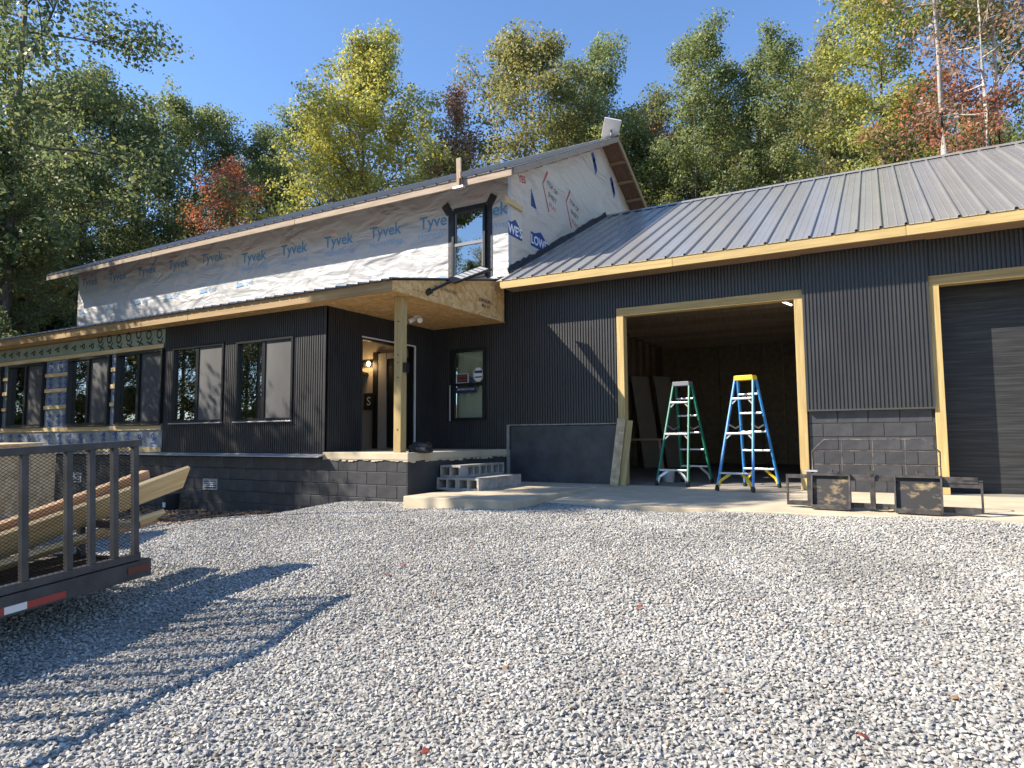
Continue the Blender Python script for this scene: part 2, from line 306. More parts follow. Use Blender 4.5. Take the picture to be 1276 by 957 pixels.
# crushed stone on the yard: loose, past counting
def make_gravel():
    rs = np.random.RandomState(3); pts = []
    sp = .0196; X, Y = np.meshgrid(np.arange(-13, 8.6, sp), np.arange(.9, 8.6, sp)); X = X.ravel(); Y = Y.ravel()
    X = X+rs.uniform(-.5, .5, X.size)*sp; Y = Y+rs.uniform(-.5, .5, X.size)*sp
    f = X*Fh.x+Y*Fh.y; r = X*Rt.x+Y*Rt.y
    k = (f > 1.6) & (r/np.maximum(f, .1) > -.95) & (r/np.maximum(f, .1) < 1.3)
    k &= ~((X > -6.0) & (X < -4.26) & (Y > 7.56)) & ~((X < -6.3) & (Y > 7.97)) & ~((X < -5.9) & (Y > 8.0))
    edge = 8.42+.05*np.sin(X*3)+.03*np.sin(X*11)-.55*np.clip((-2.4-X)/1.6, 0, 1)
    k &= Y < edge
    X, Y = X[k], Y[k]
    P = np.array([pad(a, b) for a, b in zip(X, Y)]); k = rs.uniform(0, 1, X.size) < P**1.6+.025; X, Y = X[k], Y[k]
    Z = np.array([ground_z(a, b) for a, b in zip(X, Y)])+rs.uniform(-.006, .012, X.size)
    me = bpy.data.meshes.new('gravel'); me.vertices.add(len(X)); me.vertices.foreach_set('co', np.stack([X, Y, Z], 1).ravel()); me.update()
    o = bpy.data.objects.new('gravel', me); COL.objects.link(o); o['kind'] = 'stuff'; o['label'] = 'loose pale grey crushed stone covering the yard'; o['category'] = 'gravel'
    cc = bpy.data.collections.new('gravel_stones')
    for i in range(9):
        bm = bmesh.new(); q = random.Random(40+i)
        for _ in range(13):
            d = Vector((q.gauss(0, 1), q.gauss(0, 1), q.gauss(0, 1))).normalized(); bm.verts.new((d.x*.0146*q.uniform(.8, 1.1), d.y*.0112*q.uniform(.8, 1.1), d.z*.0088*q.uniform(.8, 1.1)))
        bmesh.ops.convex_hull(bm, input=bm.verts); sm = bpy.data.meshes.new('stone'); bm.to_mesh(sm); bm.free(); sm.materials.append(MATS['gravel_stone'])
        cc.objects.link(bpy.data.objects.new('stone', sm))
    ng = bpy.data.node_groups.new('scatter', 'GeometryNodeTree'); ng.interface.new_socket('Geometry', in_out='INPUT', socket_type='NodeSocketGeometry'); ng.interface.new_socket('Geometry', in_out='OUTPUT', socket_type='NodeSocketGeometry')
    N = ng.nodes; L = ng.links; gi = N.new('NodeGroupInput'); go = N.new('NodeGroupOutput'); ip = N.new('GeometryNodeInstanceOnPoints'); ci = N.new('GeometryNodeCollectionInfo')
    ci.inputs['Collection'].default_value = cc; ci.inputs['Separate Children'].default_value = True; ci.inputs['Reset Children'].default_value = True
    rv = N.new('FunctionNodeRandomValue'); rv.data_type = 'FLOAT_VECTOR'; rv.inputs[0].default_value = (-.55, -.55, 0); rv.inputs[1].default_value = (.55, .55, 6.283)
    sv = N.new('FunctionNodeRandomValue'); sv.data_type = 'FLOAT'; sv.inputs[2].default_value = .62; sv.inputs[3].default_value = 1.35; sv.inputs['Seed'].default_value = 4
    ip.inputs['Pick Instance'].default_value = True
    L.new(gi.outputs[0], ip.inputs['Points']); L.new(ci.outputs[0], ip.inputs['Instance']); L.new(rv.outputs[0], ip.inputs['Rotation']); L.new(sv.outputs[1], ip.inputs['Scale']); L.new(ip.outputs[0], go.inputs[0])
    md = o.modifiers.new('scatter', 'NODES'); md.node_group = ng
make_gravel()

# ------------------------------------------------------------------ house
YG, YW, XP, XE, XU = 11.02, 8.01, -6.31, -8.03, -6.25
XR = 5.6; XL = -21.3
house = thing('house', 'half-finished black metal-sided house with white wrapped upper storey and attached open garage', 'house', (-6, 12, 0), world=True)

# masonry: blocks each of their own, laid on a dark mortar core
def block_mesh(L, H=.192):
    c = .006; b = MB(); d = .007
    b.poly([(0, 0, 0), (L, 0, 0), (L, 0, H), (0, 0, H), (c, -d, c), (L-c, -d, c), (L-c, -d, H-c), (c, -d, H-c)], [(4, 5, 6, 7), (0, 1, 5, 4), (1, 2, 6, 5), (2, 3, 7, 6), (3, 0, 4, 7)])
    return b.mesh('block', 'black_paint')
BM = {}
def blocks(parent, u0, u1, ztop, n, place, rot=0):
    for k in range(n):
        z = ztop-.2*(k+1)+.004; u = u0-(.2 if k % 2 else 0)
        while u < u1-.03:
            a = max(u, u0)+.003; b_ = min(u+.4, u1)-.003; L = round(b_-a, 3)
            if L > .03:
                if L not in BM: BM[L] = block_mesh(L)
                link('block', BM[L], parent, place(a, z), (0, 0, rot))
            u += .4
fw = MB().box(-18.9, XP, YW, YW+.3, -.9, .5).build('foundation_wall', 'mortar_black', house)
blocks(fw, -18.9, XP, .5, 6, lambda u, z: (u, YW, z))
MB().box(XL, -18.9, YW-.01, YW+.3, -.9, .5).build('foundation_wall_extension', 'black_paint', house)
fs = MB().box(XP-.3, XP, YW+.301, YG, -.9, .48).build('foundation_wall', 'mortar_black', house)
MB().box(XP, XP+.012, YW-.01, YG-.01, -.4, .484).build('painted_coat', 'black_paint', fs)
gw = MB().box(XU+.02, -4.04, YG-.005, YG+.2, -.1, 1.04).build('garage_block_wall', 'mortar_black', house)
MB().box(XU+.03, -4.06, YG-.02, YG-.006, .0, 1.025).build('painted_coat', 'black_paint', gw)
ed = MB().box(XU-.035, XU+.02, YG-.05, YG+.1, 0, 1.06).box(XU+.02, -4.1, YG-.045, YG, 1.041, 1.062).build('bare_edge', 'cinder', gw)
gp = MB().box(-1.03, .6, YG+.0, YG+.2, -.1, 1.22).build('garage_block_wall', 'mortar_black', house)
blocks(gp, -1.03, .6, 1.2, 6, lambda u, z: (u, YG, z))
gp2 = MB().box(3.78, XR, YG, YG+.2, -.1, 1.22).build('garage_block_wall', 'mortar_black', house)
blocks(gp2, 3.78, XR, 1.2, 6, lambda u, z: (u, YG, z))
# crawl-space vents
for x0, x1, z0, z1 in ((-11.02, -10.62, -.10, .1), (-15.45, -15.05, -.09, .12)):
    v = MB().box(x0, x1, YW-.03, YW+.01, z0, z0+.03).box(x0, x1, YW-.03, YW+.01, z1-.03, z1).box(x0, x0+.03, YW-.03, YW+.01, z0+.03, z1-.03).box(x1-.03, x1, YW-.03, YW+.01, z0+.03, z1-.03).build('vent', 'flash_strip', house)
    MB().box(x0+.03, x1-.03, YW-.016, YW-.013, z0+.03, z1-.03).build('vent_back', 'rubber', v)
    for i in range(4):
        zz = z0+.05+i*.034; MB().poly([(x0+.03, YW-.028, zz), (x1-.03, YW-.028, zz), (x1-.03, YW-.018, zz+.02), (x0+.03, YW-.018, zz+.02)], [(0, 1, 2, 3)]).build('slat', 'flash_strip', v)
# porch slab with a ragged poured edge
ps = MB().box(XE-.0, XP+.035, YW-.03, YG-.055, .485, .6).build('porch_slab', 'concrete', house, bevel=.012)
rg = MB()
u = XE
while u < XP:
    d = rng.uniform(.05, .12); rg.box(u, min(u+d, XP+.02), YW-.022, YW-.013, .485-rng.uniform(.0, .035), .487); u += d
u = YW
while u < YG-.1:
    d = rng.uniform(.05, .14); rg.box(XP+.013, XP+.024, u, min(u+d, YG-.06), .485-rng.uniform(.0, .045), .487); u += d
rg.build('ragged_edge', 'concrete', ps)
MB().poly([(-13.3, YW-.14, .525), (XE+.05, YW-.17, .535), (XE+.05, YW-.02, .57), (-13.3, YW-.02, .57), (-13.3, YW-.14, .52), (XE+.05, YW-.17, .515), (XE+.05, YW-.02, .55), (-13.3, YW-.02, .55)],
          [(0, 1, 2, 3), (7, 6, 5, 4), (0, 4, 5, 1), (1, 5, 6, 2), (3, 2, 6, 7), (0, 3, 7, 4)]).build('ledge_flashing', 'flash_strip', house)
MB().box(-18.9, -13.3, YW-.05, YW, .52, .56).build('ledge_flashing', 'flash_strip', house)

# corrugated metal siding
PIT, DEP = .052, .022
def corr(mb, u0, u1, z0, z1, P):
    if u1-u0 < .005: return
    us = []; k = math.floor(u0/PIT)
    while k*PIT < u1:
        b = k*PIT
        us += [(b, 0), (b+.004, DEP), (b+.034, DEP), (b+.038, 0)]; k += 1
    us = [q for q in us if u0 < q[0] < u1]; us = [(u0, us[0][1] if us else 0)]+us+[(u1, us[-1][1] if us else 0)]
    n = len(us); mb.poly([P(a, d, z0) for a, d in us]+[P(a, d, z1) for a, d in us], [(i, i+1, i+1+n, i+n) for i in range(n-1)])
def wall(name, u0, u1, z0, z1, holes, P, parent=house):
    cuts = sorted({u0, u1, *[h[0] for h in holes], *[h[1] for h in holes]}); mb = MB()
    for a, b in zip(cuts, cuts[1:]):
        if b <= u0 or a >= u1: continue
        zs = sorted([(max(h[2], z0), min(h[3], z1)) for h in holes if h[0] < (a+b)/2 < h[1]]); z = z0
        for h0, h1 in zs:
            if h0 > z+.005: corr(mb, a, b, z, h0, P)
            z = max(z, h1)
        if z < z1-.005: corr(mb, a, b, z, z1, P)
    return link(name, mb.mesh(name, 'siding', fix=False), parent)
W = {'w5': (-10.19, -8.74, 1.13, 2.58), 'w4': (-12.04, -10.53, 1.13, 2.6), 'w3': (-13.88, -12.32, 1.13, 2.6), 'w2': (-15.70, -14.13, 1.13, 2.6), 'w1': (-18.33, -16.73, 1.13, 2.6), 'w0': (-20.4, -18.66, 1.13, 2.6)}
PF = lambda u, d, z: (u, YW-d, z)
PG = lambda u, d, z: (u, YG-d-.02, z)
PE = lambda u, d, z: (XE+d, u, z)
wall('front_siding', -12.3, XE, .58, 3.06, [W['w5'], W['w4']], PF)
ED = (8.88, 10.38, .6, 2.6)
wall('entry_siding', YW, YG-.02, .6, 3.1, [ED], PE)
PW = (-7.55, -6.74, 1.15, 2.58)
D1 = (-4.05, -1.04); D2 = (.6, 3.78)
wall('porch_siding', XE, -6.2, .6, 3.62, [PW], PG)
wall('garage_siding', -6.2, -4.05, 1.06, 3.62, [], PG)
wall('garage_siding', -4.05, -1.04, 3.06, 3.62, [], PG)
wall('garage_siding', -1.04, .6, 1.21, 3.62, [], lambda u, d, z: (u, YG-d-.075, z))
wall('garage_siding', .6, 3.78, 3.06, 3.62, [], PG)
wall('garage_siding', 3.78, XR, 1.21, 3.62, [], PG)
MB().box(XE-.0, XE+.022, YW-.02, YW+.03, .58, 3.06).build('corner_trim', 'siding', house)
MB().box(-1.04, .6, YG-.098, YG+.0, 1.185, 1.21).build('drip_edge', 'drip', house)
MB().box(-1.03, .59, YG-.074, YG-.02, 1.21, 3.62).build('siding_backing', 'black_frame', house)

# interiors so that glass and openings look into rooms
rm = MB()
rm.poly([(XL, YW+.12, 0.6), (XE-.1, YW+.12, .6), (XE-.1, YG, .6), (XL, YG, .6)], [(0, 1, 2, 3)]).build('room_floor', 'int_floor', house)
MB().box(XL, XE-.02, YG, YG+.1, .6, 3.6).build('inner_wall', 'drywall', house)
MB().box(XL, XE-.04, YW+.13, YG, 3.07, 3.1).build('room_ceiling', 'drywall', house)
def shell(u0, u1, z0, z1, holes, P0, P1, name, mat):      # thick wall with holes, built of boxes
    cuts = sorted({u0, u1, *[h[0] for h in holes], *[h[1] for h in holes]}); mb = MB()
    def bx(a, b, c, d):
        p = P0(a); q = P1(b); mb.box(min(p[0], q[0]), max(p[0], q[0]), min(p[1], q[1]), max(p[1], q[1]), c, d)
    for a, b in zip(cuts, cuts[1:]):
        zs = sorted([(max(h[2], z0), min(h[3], z1)) for h in holes if h[0] < (a+b)/2 < h[1]]); z = z0
        for h0, h1 in zs:
            if h0 > z+.005: bx(a, b, z, h0)
            z = max(z, h1)
        if z < z1-.005: bx(a, b, z, z1)
    return mb.build(name, mat, house)
shell(-12.3, XE-.002, .5, 3.06, [W['w5'], W['w4']], lambda u: (u, YW+.002), lambda u: (u, YW+.12), 'front_wall', 'mortar_black')
shell(XL, -12.3, .56, 3.0, [W[k] for k in ('w3', 'w2', 'w1', 'w0')], lambda u: (u, YW+.002), lambda u: (u, YW+.12), 'insulated_wall', 'foil')
shell(YW+.121, YG-.03, .6, 3.09, [ED], lambda u: (XE-.003, u), lambda u: (XE-.12, u), 'entry_wall', 'mortar_black')
shell(XE, -6.2, .6, 3.8, [PW], lambda u: (u, YG-.018), lambda u: (u, YG+.1), 'porch_wall', 'mortar_black')
shell(-6.2, XR, 0, 3.62, [(-4.05, -1.04, -1, 3.06), (.6, 3.78, -1, 3.06), (-6.3, -4.05, -1, 1.06), (-1.04, .6, -1, 1.21), (3.78, XR, -1, 1.21)], lambda u: (u, YG-.018), lambda u: (u, YG+.12), 'garage_wall', 'black_frame')

# foam board, furring and print on the unfinished end of the wing
iw = [c for c in house.children if c.name.startswith('insulated_wall')][0]
for i, (a, b) in enumerate(((-21.3, -18.6), (-18.6, -16.2), (-16.2, -13.9), (-13.9, -12.32))):
    MB().box(a+.004, b-.004, YW-.02, YW+.001, 2.72, 3.0).build('foam_board', 'foil_green', iw)
    MB().box(a+.004, b-.004, YW-.014, YW+.001, .66, 1.02).build('foam_board', 'foil', iw)
for a, b in ((-16.70, -15.72), (-14.11, -13.9)):
    MB().box(a, b, YW-.012, YW+.001, 1.03, 2.6).build('foam_board', 'foil', iw)
for z, segs in ((2.66, ((-21, -16.6), (-16.59, -12.34))), (1.05, ((-21, -17.2), (-17.19, -12.34))), (.62, ((-21, -16), (-15.99, -12.32)))):
    for a, b in segs: MB().box(a, b, YW-.042, YW-.021, z-.045, z+.045).build('furring_strip', 'pine_x', iw, bevel=.004)
for z in (2.28, 1.93, 1.55):
    for a, b in ((-18.64, -18.34), (-16.71, -15.72), (-14.11, -13.9)): MB().box(a, b, YW-.04, YW-.0135, z-.042+rng.uniform(-.01, .01), z+.042).build('furring_strip', 'pine_x', iw, bevel=.004)
for i in range(19):
    x = -18.7+i*.345; text('P' if i < 12 else 'OX', 'ink_black', iw, (x, YW-.0215, 2.85+rng.uniform(-.03, .03)), .25, roll=-1.25, bold=.03)
    x = -18.6+i*.43
    if x < -12.45: text('Pol' if i % 5 < 3 else 'oly', 'ink_navy', iw, (x, YW-.0155, .84+rng.uniform(-.02, .02)), .2, roll=-1.2, bold=.03)
for x in (-16.5, -16.1, -15.86):
    for z in (1.25, 1.74, 2.1, 2.45): text('Poly', 'ink_navy', iw, (x, YW-.0135, z), .22, roll=-1.25, bold=.03, sx=.7)
for z in (1.3, 1.74, 2.1, 2.42): text('olyi', 'ink_navy', iw, (-14.0, YW-.0135, z), .12, roll=-1.25, bold=.022)

# windows
def slider(x0, x1, z0, z1, lit, proud):
    w_ = link('window', MB().box(x0, x1, YW-proud, YW+.06, z1-.05, z1).box(x0, x1, YW-proud, YW+.06, z0, z0+.05).box(x0, x0+.045, YW-proud, YW+.06, z0+.05, z1-.05).box(x1-.045, x1, YW-proud, YW+.06, z0+.05, z1-.05).mesh('window', 'black_frame'), house)
    xm = (x0+x1)/2-.02
    MB().box(xm-.04, xm+.04, YW-proud+.02, YW+.05, z0+.05, z1-.05).build('mullion', 'black_frame', w_)
    MB().box(x0+.045, xm-.04, YW+.012, YW+.018, z0+.05, z1-.05).build('pane', 'glass', w_)
    MB().box(xm+.04, x1-.045, YW+.03, YW+.036, z0+.05, z1-.05).build('pane', 'glass', w_)
    MB().box(xm+.04, x1-.045, YW-.006, YW-.003, z0+.05, z1-.05).build('insect_screen', 'screen', w_)
    MB().box(x0-.01, x1+.01, YW-proud-.035, YW-proud+.01, z0-.022, z0-.001).build('sill', 'flash_strip' if lit else 'drip', w_, bevel=.004)  # paler sill where lit: the sun glint is put into its colour
    return w_
for k, v in W.items(): slider(*v, k in ('w4', 'w5'), .045 if k in ('w4', 'w5') else .075)
def hung(x0, x1, z0, z1, Y, name_glass, curtain, fr='black_frame', sash='black_frame'):
    q = link('window', MB().box(x0, x1, Y-.05, Y+.08, z1-.06, z1).box(x0, x1, Y-.05, Y+.08, z0, z0+.06).box(x0, x0+.05, Y-.05, Y+.08, z0+.06, z1-.06).box(x1-.05, x1, Y-.05, Y+.08, z0+.06, z1-.06).mesh('window', fr), house)
    zm = (z0+z1)/2
    MB().box(x0+.05, x1-.05, Y-.035, Y+.04, zm-.03, zm+.03).build('meeting_rail', sash, q)
    for a, b, y in ((z0+.06, zm-.03, Y-.01), (zm+.03, z1-.06, Y+.015)):
        MB().box(x0+.05, x0+.08, y-.02, y+.015, a, b).build('sash_stile', sash, q); MB().box(x1-.08, x1-.05, y-.02, y+.015, a, b).build('sash_stile', sash, q)
        MB().box(x0+.08, x1-.08, y, y+.005, a, b).build('pane', name_glass, q)
    if curtain:
        mb = MB(); n = 44; pts = [(x0+.05+(x1-x0-.1)*i/n, Y+.14+.02*math.sin(i*1.9)+.008*math.sin(i*.7)) for i in range(n+1)]
        mb.poly([(a, b, z0) for a, b in pts]+[(a, b, z1) for a, b in pts], [(i, i+1, i+n+2, i+n+1) for i in range(n)])
        link('curtain', mb.mesh('curtain', 'curtain', True, False), q)
    return q
pwn = hung(PW[0], PW[1], PW[2], PW[3], YG-.03, 'glass_clear', True)
MB().box(PW[0]-.02, PW[0]-.002, YG-.085, YG-.04, PW[2], 1.86).build('trim_strip', 'white_metal', pwn)
# stickers behind the porch window
def card(name, x0, x1, z0, z1, mat, y=YG-.028): return MB().box(x0, x1, y, y+.002, z0, z1).build(name, mat, pwn)
card('warning_card', -7.45, -7.16, 1.9, 2.09, 'white_metal', YG-.0205); card('warning_card', -7.43, -7.18, 1.915, 2.075, 'ink_black', YG-.0225)
text('POSTED', 'ink_red', pwn, (-7.305, YG-.0235, 2.03), .058, bold=.03); text('KEEP OUT', 'ink_red', pwn, (-7.305, YG-.0235, 1.955), .046, bold=.03)
oc = MB(); oc.prism([(-6.93+.12*math.cos(R(22.5+45*i)), 2.05+.15*math.sin(R(22.5+45*i))) for i in range(8)], 1, YG-.0215, YG-.0195).build('security_sticker', 'white', pwn)
MB().box(-7.02, -6.84, YG-.0235, YG-.022, 2.08, 2.13).build('sticker_band', 'ink_navy', pwn); MB().box(-7.02, -6.84, YG-.0235, YG-.022, 1.99, 2.015).build('sticker_band', 'ink_black', pwn)
card('blue_card', -7.12, -7.05, 1.92, 2.0, 'ink_navy', YG-.0205)
card('bumper_sticker', -7.44, -6.98, 1.70, 1.82, 'ink_dark', YG-.0455); text('BEWARE OF DOG', 'white_metal', pwn, (-7.21, YG-.0465, 1.77), .05, bold=.01)

# entry door opening, its trim and the hall behind it
edf = MB().box(XE+.0, XE+.03, ED[0]-.02, ED[1]+.02, ED[3], ED[3]+.025).box(XE, XE+.03, ED[1], ED[1]+.022, ED[2], ED[3]).build('entry_trim', 'white_metal', house)
MB().box(XE-.12, XE-.0, ED[0], ED[0]+.03, ED[2], ED[3]).box(XE-.12, XE-.0, ED[0]+.03, ED[1]-.03, ED[3]-.03, ED[3]).box(XE-.12, XE-.0, ED[1]-.03, ED[1], ED[2], ED[3]).build('door_frame', 'black_frame', house)
MB().box(-9.42, -9.2, YG-.08, YG-.001, .6, 2.62).build('hall_casing', 'casing', house); MB().box(-9.19, -8.16, YG-.075, YG-.001, 2.5, 2.62).build('hall_casing', 'casing', house)
hd = MB().box(-9.19, -8.17, YG-.06, YG-.001, .62, 2.49).build('hall_door', 'dark_door', house)
for z0, z1 in ((.75, 1.45), (1.6, 2.35)):
    for a, b in ((-9.08, -8.74), (-8.62, -8.28)): MB().box(a, b, YG-.07, YG-.06, z0, z1).build('door_panel', 'dark_door', hd, bevel=.008)
MB().box(-9.56, -9.43, YG-.09, YG-.001, .6, 2.66).build('hall_post', 'dark_door', house)
sg = MB().box(-9.78, -9.5, YG-.12, YG-.1, 1.42, 1.78).build('hall_sign', 'ink_black', house); text('S', 'white', sg, (-9.64, YG-.122, 1.6), .26, bold=.01)
sc = MB().box(-10.25, -9.5, YG-.05, YG-.001, 2.36, 2.5).build('sconce', 'black_frame', house)
for x in (-10.1, -9.85, -9.62):
    MB().tube([(x, YG-.05, 2.46), (x, YG-.16, 2.46), (x, YG-.16, 2.50)], .015, 6).build('arm', 'black_frame', sc)
for x in (-9.85, -9.62):
    b_ = MB().tube([(x, YG-.16, 2.36), (x, YG-.16, 2.39), (x, YG-.16, 2.43), (x, YG-.16, 2.46)], [.014, .035, .035, .02], 10).build('bulb', 'bulb', sc, smooth=True)
bl = bpy.data.lights.new('sconce_glow', 'POINT'); bl.energy = 2.2; bl.color = (1, .66, .32); bl.shadow_soft_size = .05
bo = bpy.data.objects.new('sconce_glow', bl); COL.objects.link(bo); bo.location = (-9.72, YG-.3, 2.36)
MB().box(-10.3, -9.75, YG-.35, YG-.02, 2.18, 2.24).box(-10.2, -10.12, YG-.3, YG-.02, 2.02, 2.18).build('hall_shelf', 'black_frame', house)

# porch roof, eaves and post
ZS = 3.02; YF = 7.62
for i, (a, b) in enumerate(((-21.9, -16.4), (-16.39, -11.1), (-11.09, XP))):
    MB().box(a, b, YF, YF+.038, ZS-.02, 3.165).build('fascia_board', 'fascia', house, bevel=.004)
sf = MB()
for i, (a, b) in enumerate(((XE-.0, -7.18), (-7.174, XP+.001))):
    MB().box(a, b, YF+.039, YG-.04, ZS, ZS+.012).build('soffit_panel', 'osb', house)
for i in range(6):
    a = -21.8+i*2.3; MB().box(a, min(a+2.294, XE-.003), YF+.039, YW-.02, ZS, ZS+.012).build('soffit_panel', 'osb', house)
ZR = lambda y: 3.17+.2*(y-YF)
osbf = MB().prism([(YF+.001, ZS-.016), (YG-.1, ZS+.0), (YG-.1, ZR(YG)-.03), (YF+.001, ZR(YF)-.015)], 0, XP+.002, XP+.016).build('end_panel', 'osb', house)
text('RATED SHEATHING', 'ink_black', osbf, (XP+.018, 9.0, 3.27), .075, 'right', roll=.0, bold=.01)
text('EXPOSURE 1', 'ink_black', osbf, (XP+.018, 10.25, 3.3), .085, 'right', bold=.03); text('MILL 517', 'ink_black', osbf, (XP+.018, 10.25, 3.21), .075, 'right', bold=.03)
for i in range(8): MB().box(XP+.0165, XP+.0175, 10.05+i*.1, 10.1+i*.1, ZS+.012, ZS+.024).build('print_mark', 'white', osbf)
for i in range(7): MB().box(XP+.0165, XP+.0175, 8.1+i*.1, 8.14+i*.1, 3.11, 3.122).build('print_mark', 'ink_black', osbf)
MB().prism([(YF-.02, ZR(YF-.02)), (YG, ZR(YG)), (YG, ZR(YG)+.02), (YF-.02, ZR(YF-.02)+.02)], 0, XP-.05, XP+.05).build('rake_trim', 'black_frame', house)

def roof_panel(width, length, ribs, h=.034):
    prof = []; s = width/ribs
    for k in range(ribs):
        b = k*s; prof += [(b, 0), (b+s*.17-.012, 0), (b+s*.17, .004), (b+s*.17+.012, 0), (b+s*.5-.020, 0), (b+s*.5-.012, h), (b+s*.5+.012, h), (b+s*.5+.020, 0), (b+s*.83-.012, 0), (b+s*.83, .004), (b+s*.83+.012, 0)]
    prof.append((width, 0)); n = len(prof); mb = MB()
    mb.poly([(a, 0, c) for a, c in prof]+[(a, length, c) for a, c in prof], [(i, i+1, i+1+n, i+n) for i in range(n-1)])
    return mb.mesh('roof_panel', 'roof_metal', fix=False)
def roof_run(parent, x0, x1, y0, z0, slope, length, ang=None, wid=.9144, ribs=3):
    me = roof_panel(wid, length, ribs); a = math.atan(slope); x = x0; last = {}
    while x < x1-.02:
        wd = min(wid, x1-x); m = me
        if wd < wid-.01: m = roof_panel(wd, length, max(1, round(ribs*wd/wid)))
        o = link('roof_panel', m, parent, (x+.001, y0, z0+rng.uniform(-.0015, .0015)), (a, 0, 0)); x += wid
# wing roof (shed), seen only along its edge
wr = MB().prism([(YF+.01, ZR(YF)-.02), (YG, ZR(YG)-.02), (YG, ZR(YG)-.004), (YF+.01, ZR(YF)-.004)], 0, -21.9, XP).build('wing_roof', 'soffit_board', house)
roof_run(wr, -21.9, XP+.04, YF-.05, ZR(YF-.05)+.0, .2, (YG-YF+.05)/math.cos(math.atan(.2)), ribs=4)
# post
pt = MB().box(-6.60, -6.46, 8.03, 8.17, .6, ZS).build('porch_post', 'treated_z', house, bevel=.006)
MB().box(-6.458, -6.40, 8.07, 8.16, 1.83, 1.98).build('bracket_box', 'black_frame', pt)
for z in (2.62, 2.1, 1.98, 1.75, .95): MB().tube([(-6.53+rng.uniform(-.03, .03), 8.031, z), (-6.53, 8.027, z)], .009, 8).build('knot', 'ink_black', pt)

# upper storey
ZE = 5.62; YE = 10.40; PITCHR = .507; YRD = 16.0
RZ = lambda y: ZE+.17+PITCHR*(min(y, 2*YRD-y)-YE)
uw = MB().box(-21.4, XU, YG, YG+.12, 3.6, RZ(YG)-.05).build('upper_wall', 'housewrap', house)
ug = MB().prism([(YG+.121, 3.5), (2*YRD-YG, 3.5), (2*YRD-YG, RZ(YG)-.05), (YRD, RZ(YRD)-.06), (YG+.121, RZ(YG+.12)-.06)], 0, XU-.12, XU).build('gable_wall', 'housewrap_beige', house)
MB().prism([(YG+.121, 3.5), (2*YRD-YG, 3.5), (2*YRD-YG, RZ(YG)-.05), (YRD, RZ(YRD)-.06), (YG+.121, RZ(YG+.12)-.06)], 0, -21.4, -21.28).build('gable_wall', 'housewrap', house)
MB().box(-21.28, XU-.121, 2*YRD-YG-.12, 2*YRD-YG, 3.5, RZ(YG)-.06).build('rear_wall', 'housewrap', house)
# lower lap sheet of wrap, its edge sagging a little
lp = MB(); n = 60; top = []
for i in range(n+1):
    x = -21.39+(14.0)*i/n; zt = 4.57+.012*math.sin(i*.9)+max(0, (x+14)/3.2)*.14
    top.append((x, zt))
lp.poly([(x, YG-.004, 3.7) for x, z in top]+[(x, YG-.009-.003*math.sin(x*5), z) for x, z in top], [(i, i+1, i+n+2, i+n+1) for i in range(n)])
link('wrap_lap', lp.mesh('wrap_lap', 'housewrap', True, False), uw)
MB().box(-14.13, -14.11, YG-.006, YG, 4.58, 5.7).build('wrap_seam', 'housewrap', uw)
tp = [(-20.79, 5.57), (-19.35, 5.56), (-17.94, 5.56), (-16.52, 5.55), (-15.13, 5.53), (-13.53, 5.33), (-12.13, 5.32), (-10.7, 5.31), (-9.33, 5.31)]
for x, z in tp:
    text('Tyvek', 'ink_blue', uw, (x, YG-.004, z), .36, bold=.012, sx=.98); text('HomeWrap', 'ink_paleblue', uw, (x+.03, YG-.004, z-.27), .19, bold=0); text('DUPONT', 'ink_palered', uw, (x-.28, YG-.004, z+.22), .1, sx=.9)
text('Tyve', 'ink_blue', uw, (-8.05, YG-.004, 5.3), .36, bold=.012); text('HomeW', 'ink_paleblue', uw, (-8.1, YG-.004, 5.03), .19)
text('ek', 'ink_blue', uw, (-6.44, YG-.004, 5.29), .36, bold=.012); text('Wrap', 'ink_paleblue', uw, (-6.44, YG-.004, 4.98), .17)
text('DUPONT', 'ink_palered', uw, (-6.95, YG-.004, 5.64), .1)
for i in range(6):
    x = -20.9+i*1.42+(.05 if i > 3 else 0); text('DPD', 'ink_paleblue', uw, (x+.1, YG-.012, 4.68 if i else 4.6), .13, roll=.1, bold=.02)
    MB().prism([(x-.42, 4.62), (x-.1, 4.64), (x-.18, 4.73), (x-.32, 4.73)], 1, YG-.0125, YG-.0115).build('print_mark', 'ink_paleblue', uw)
MB().prism([(-8.05, 4.0), (-7.62, 4.0), (-7.83, 4.16)], 1, YG-.0135, YG-.0125).build('print_mark', 'ink_paleblue', uw)
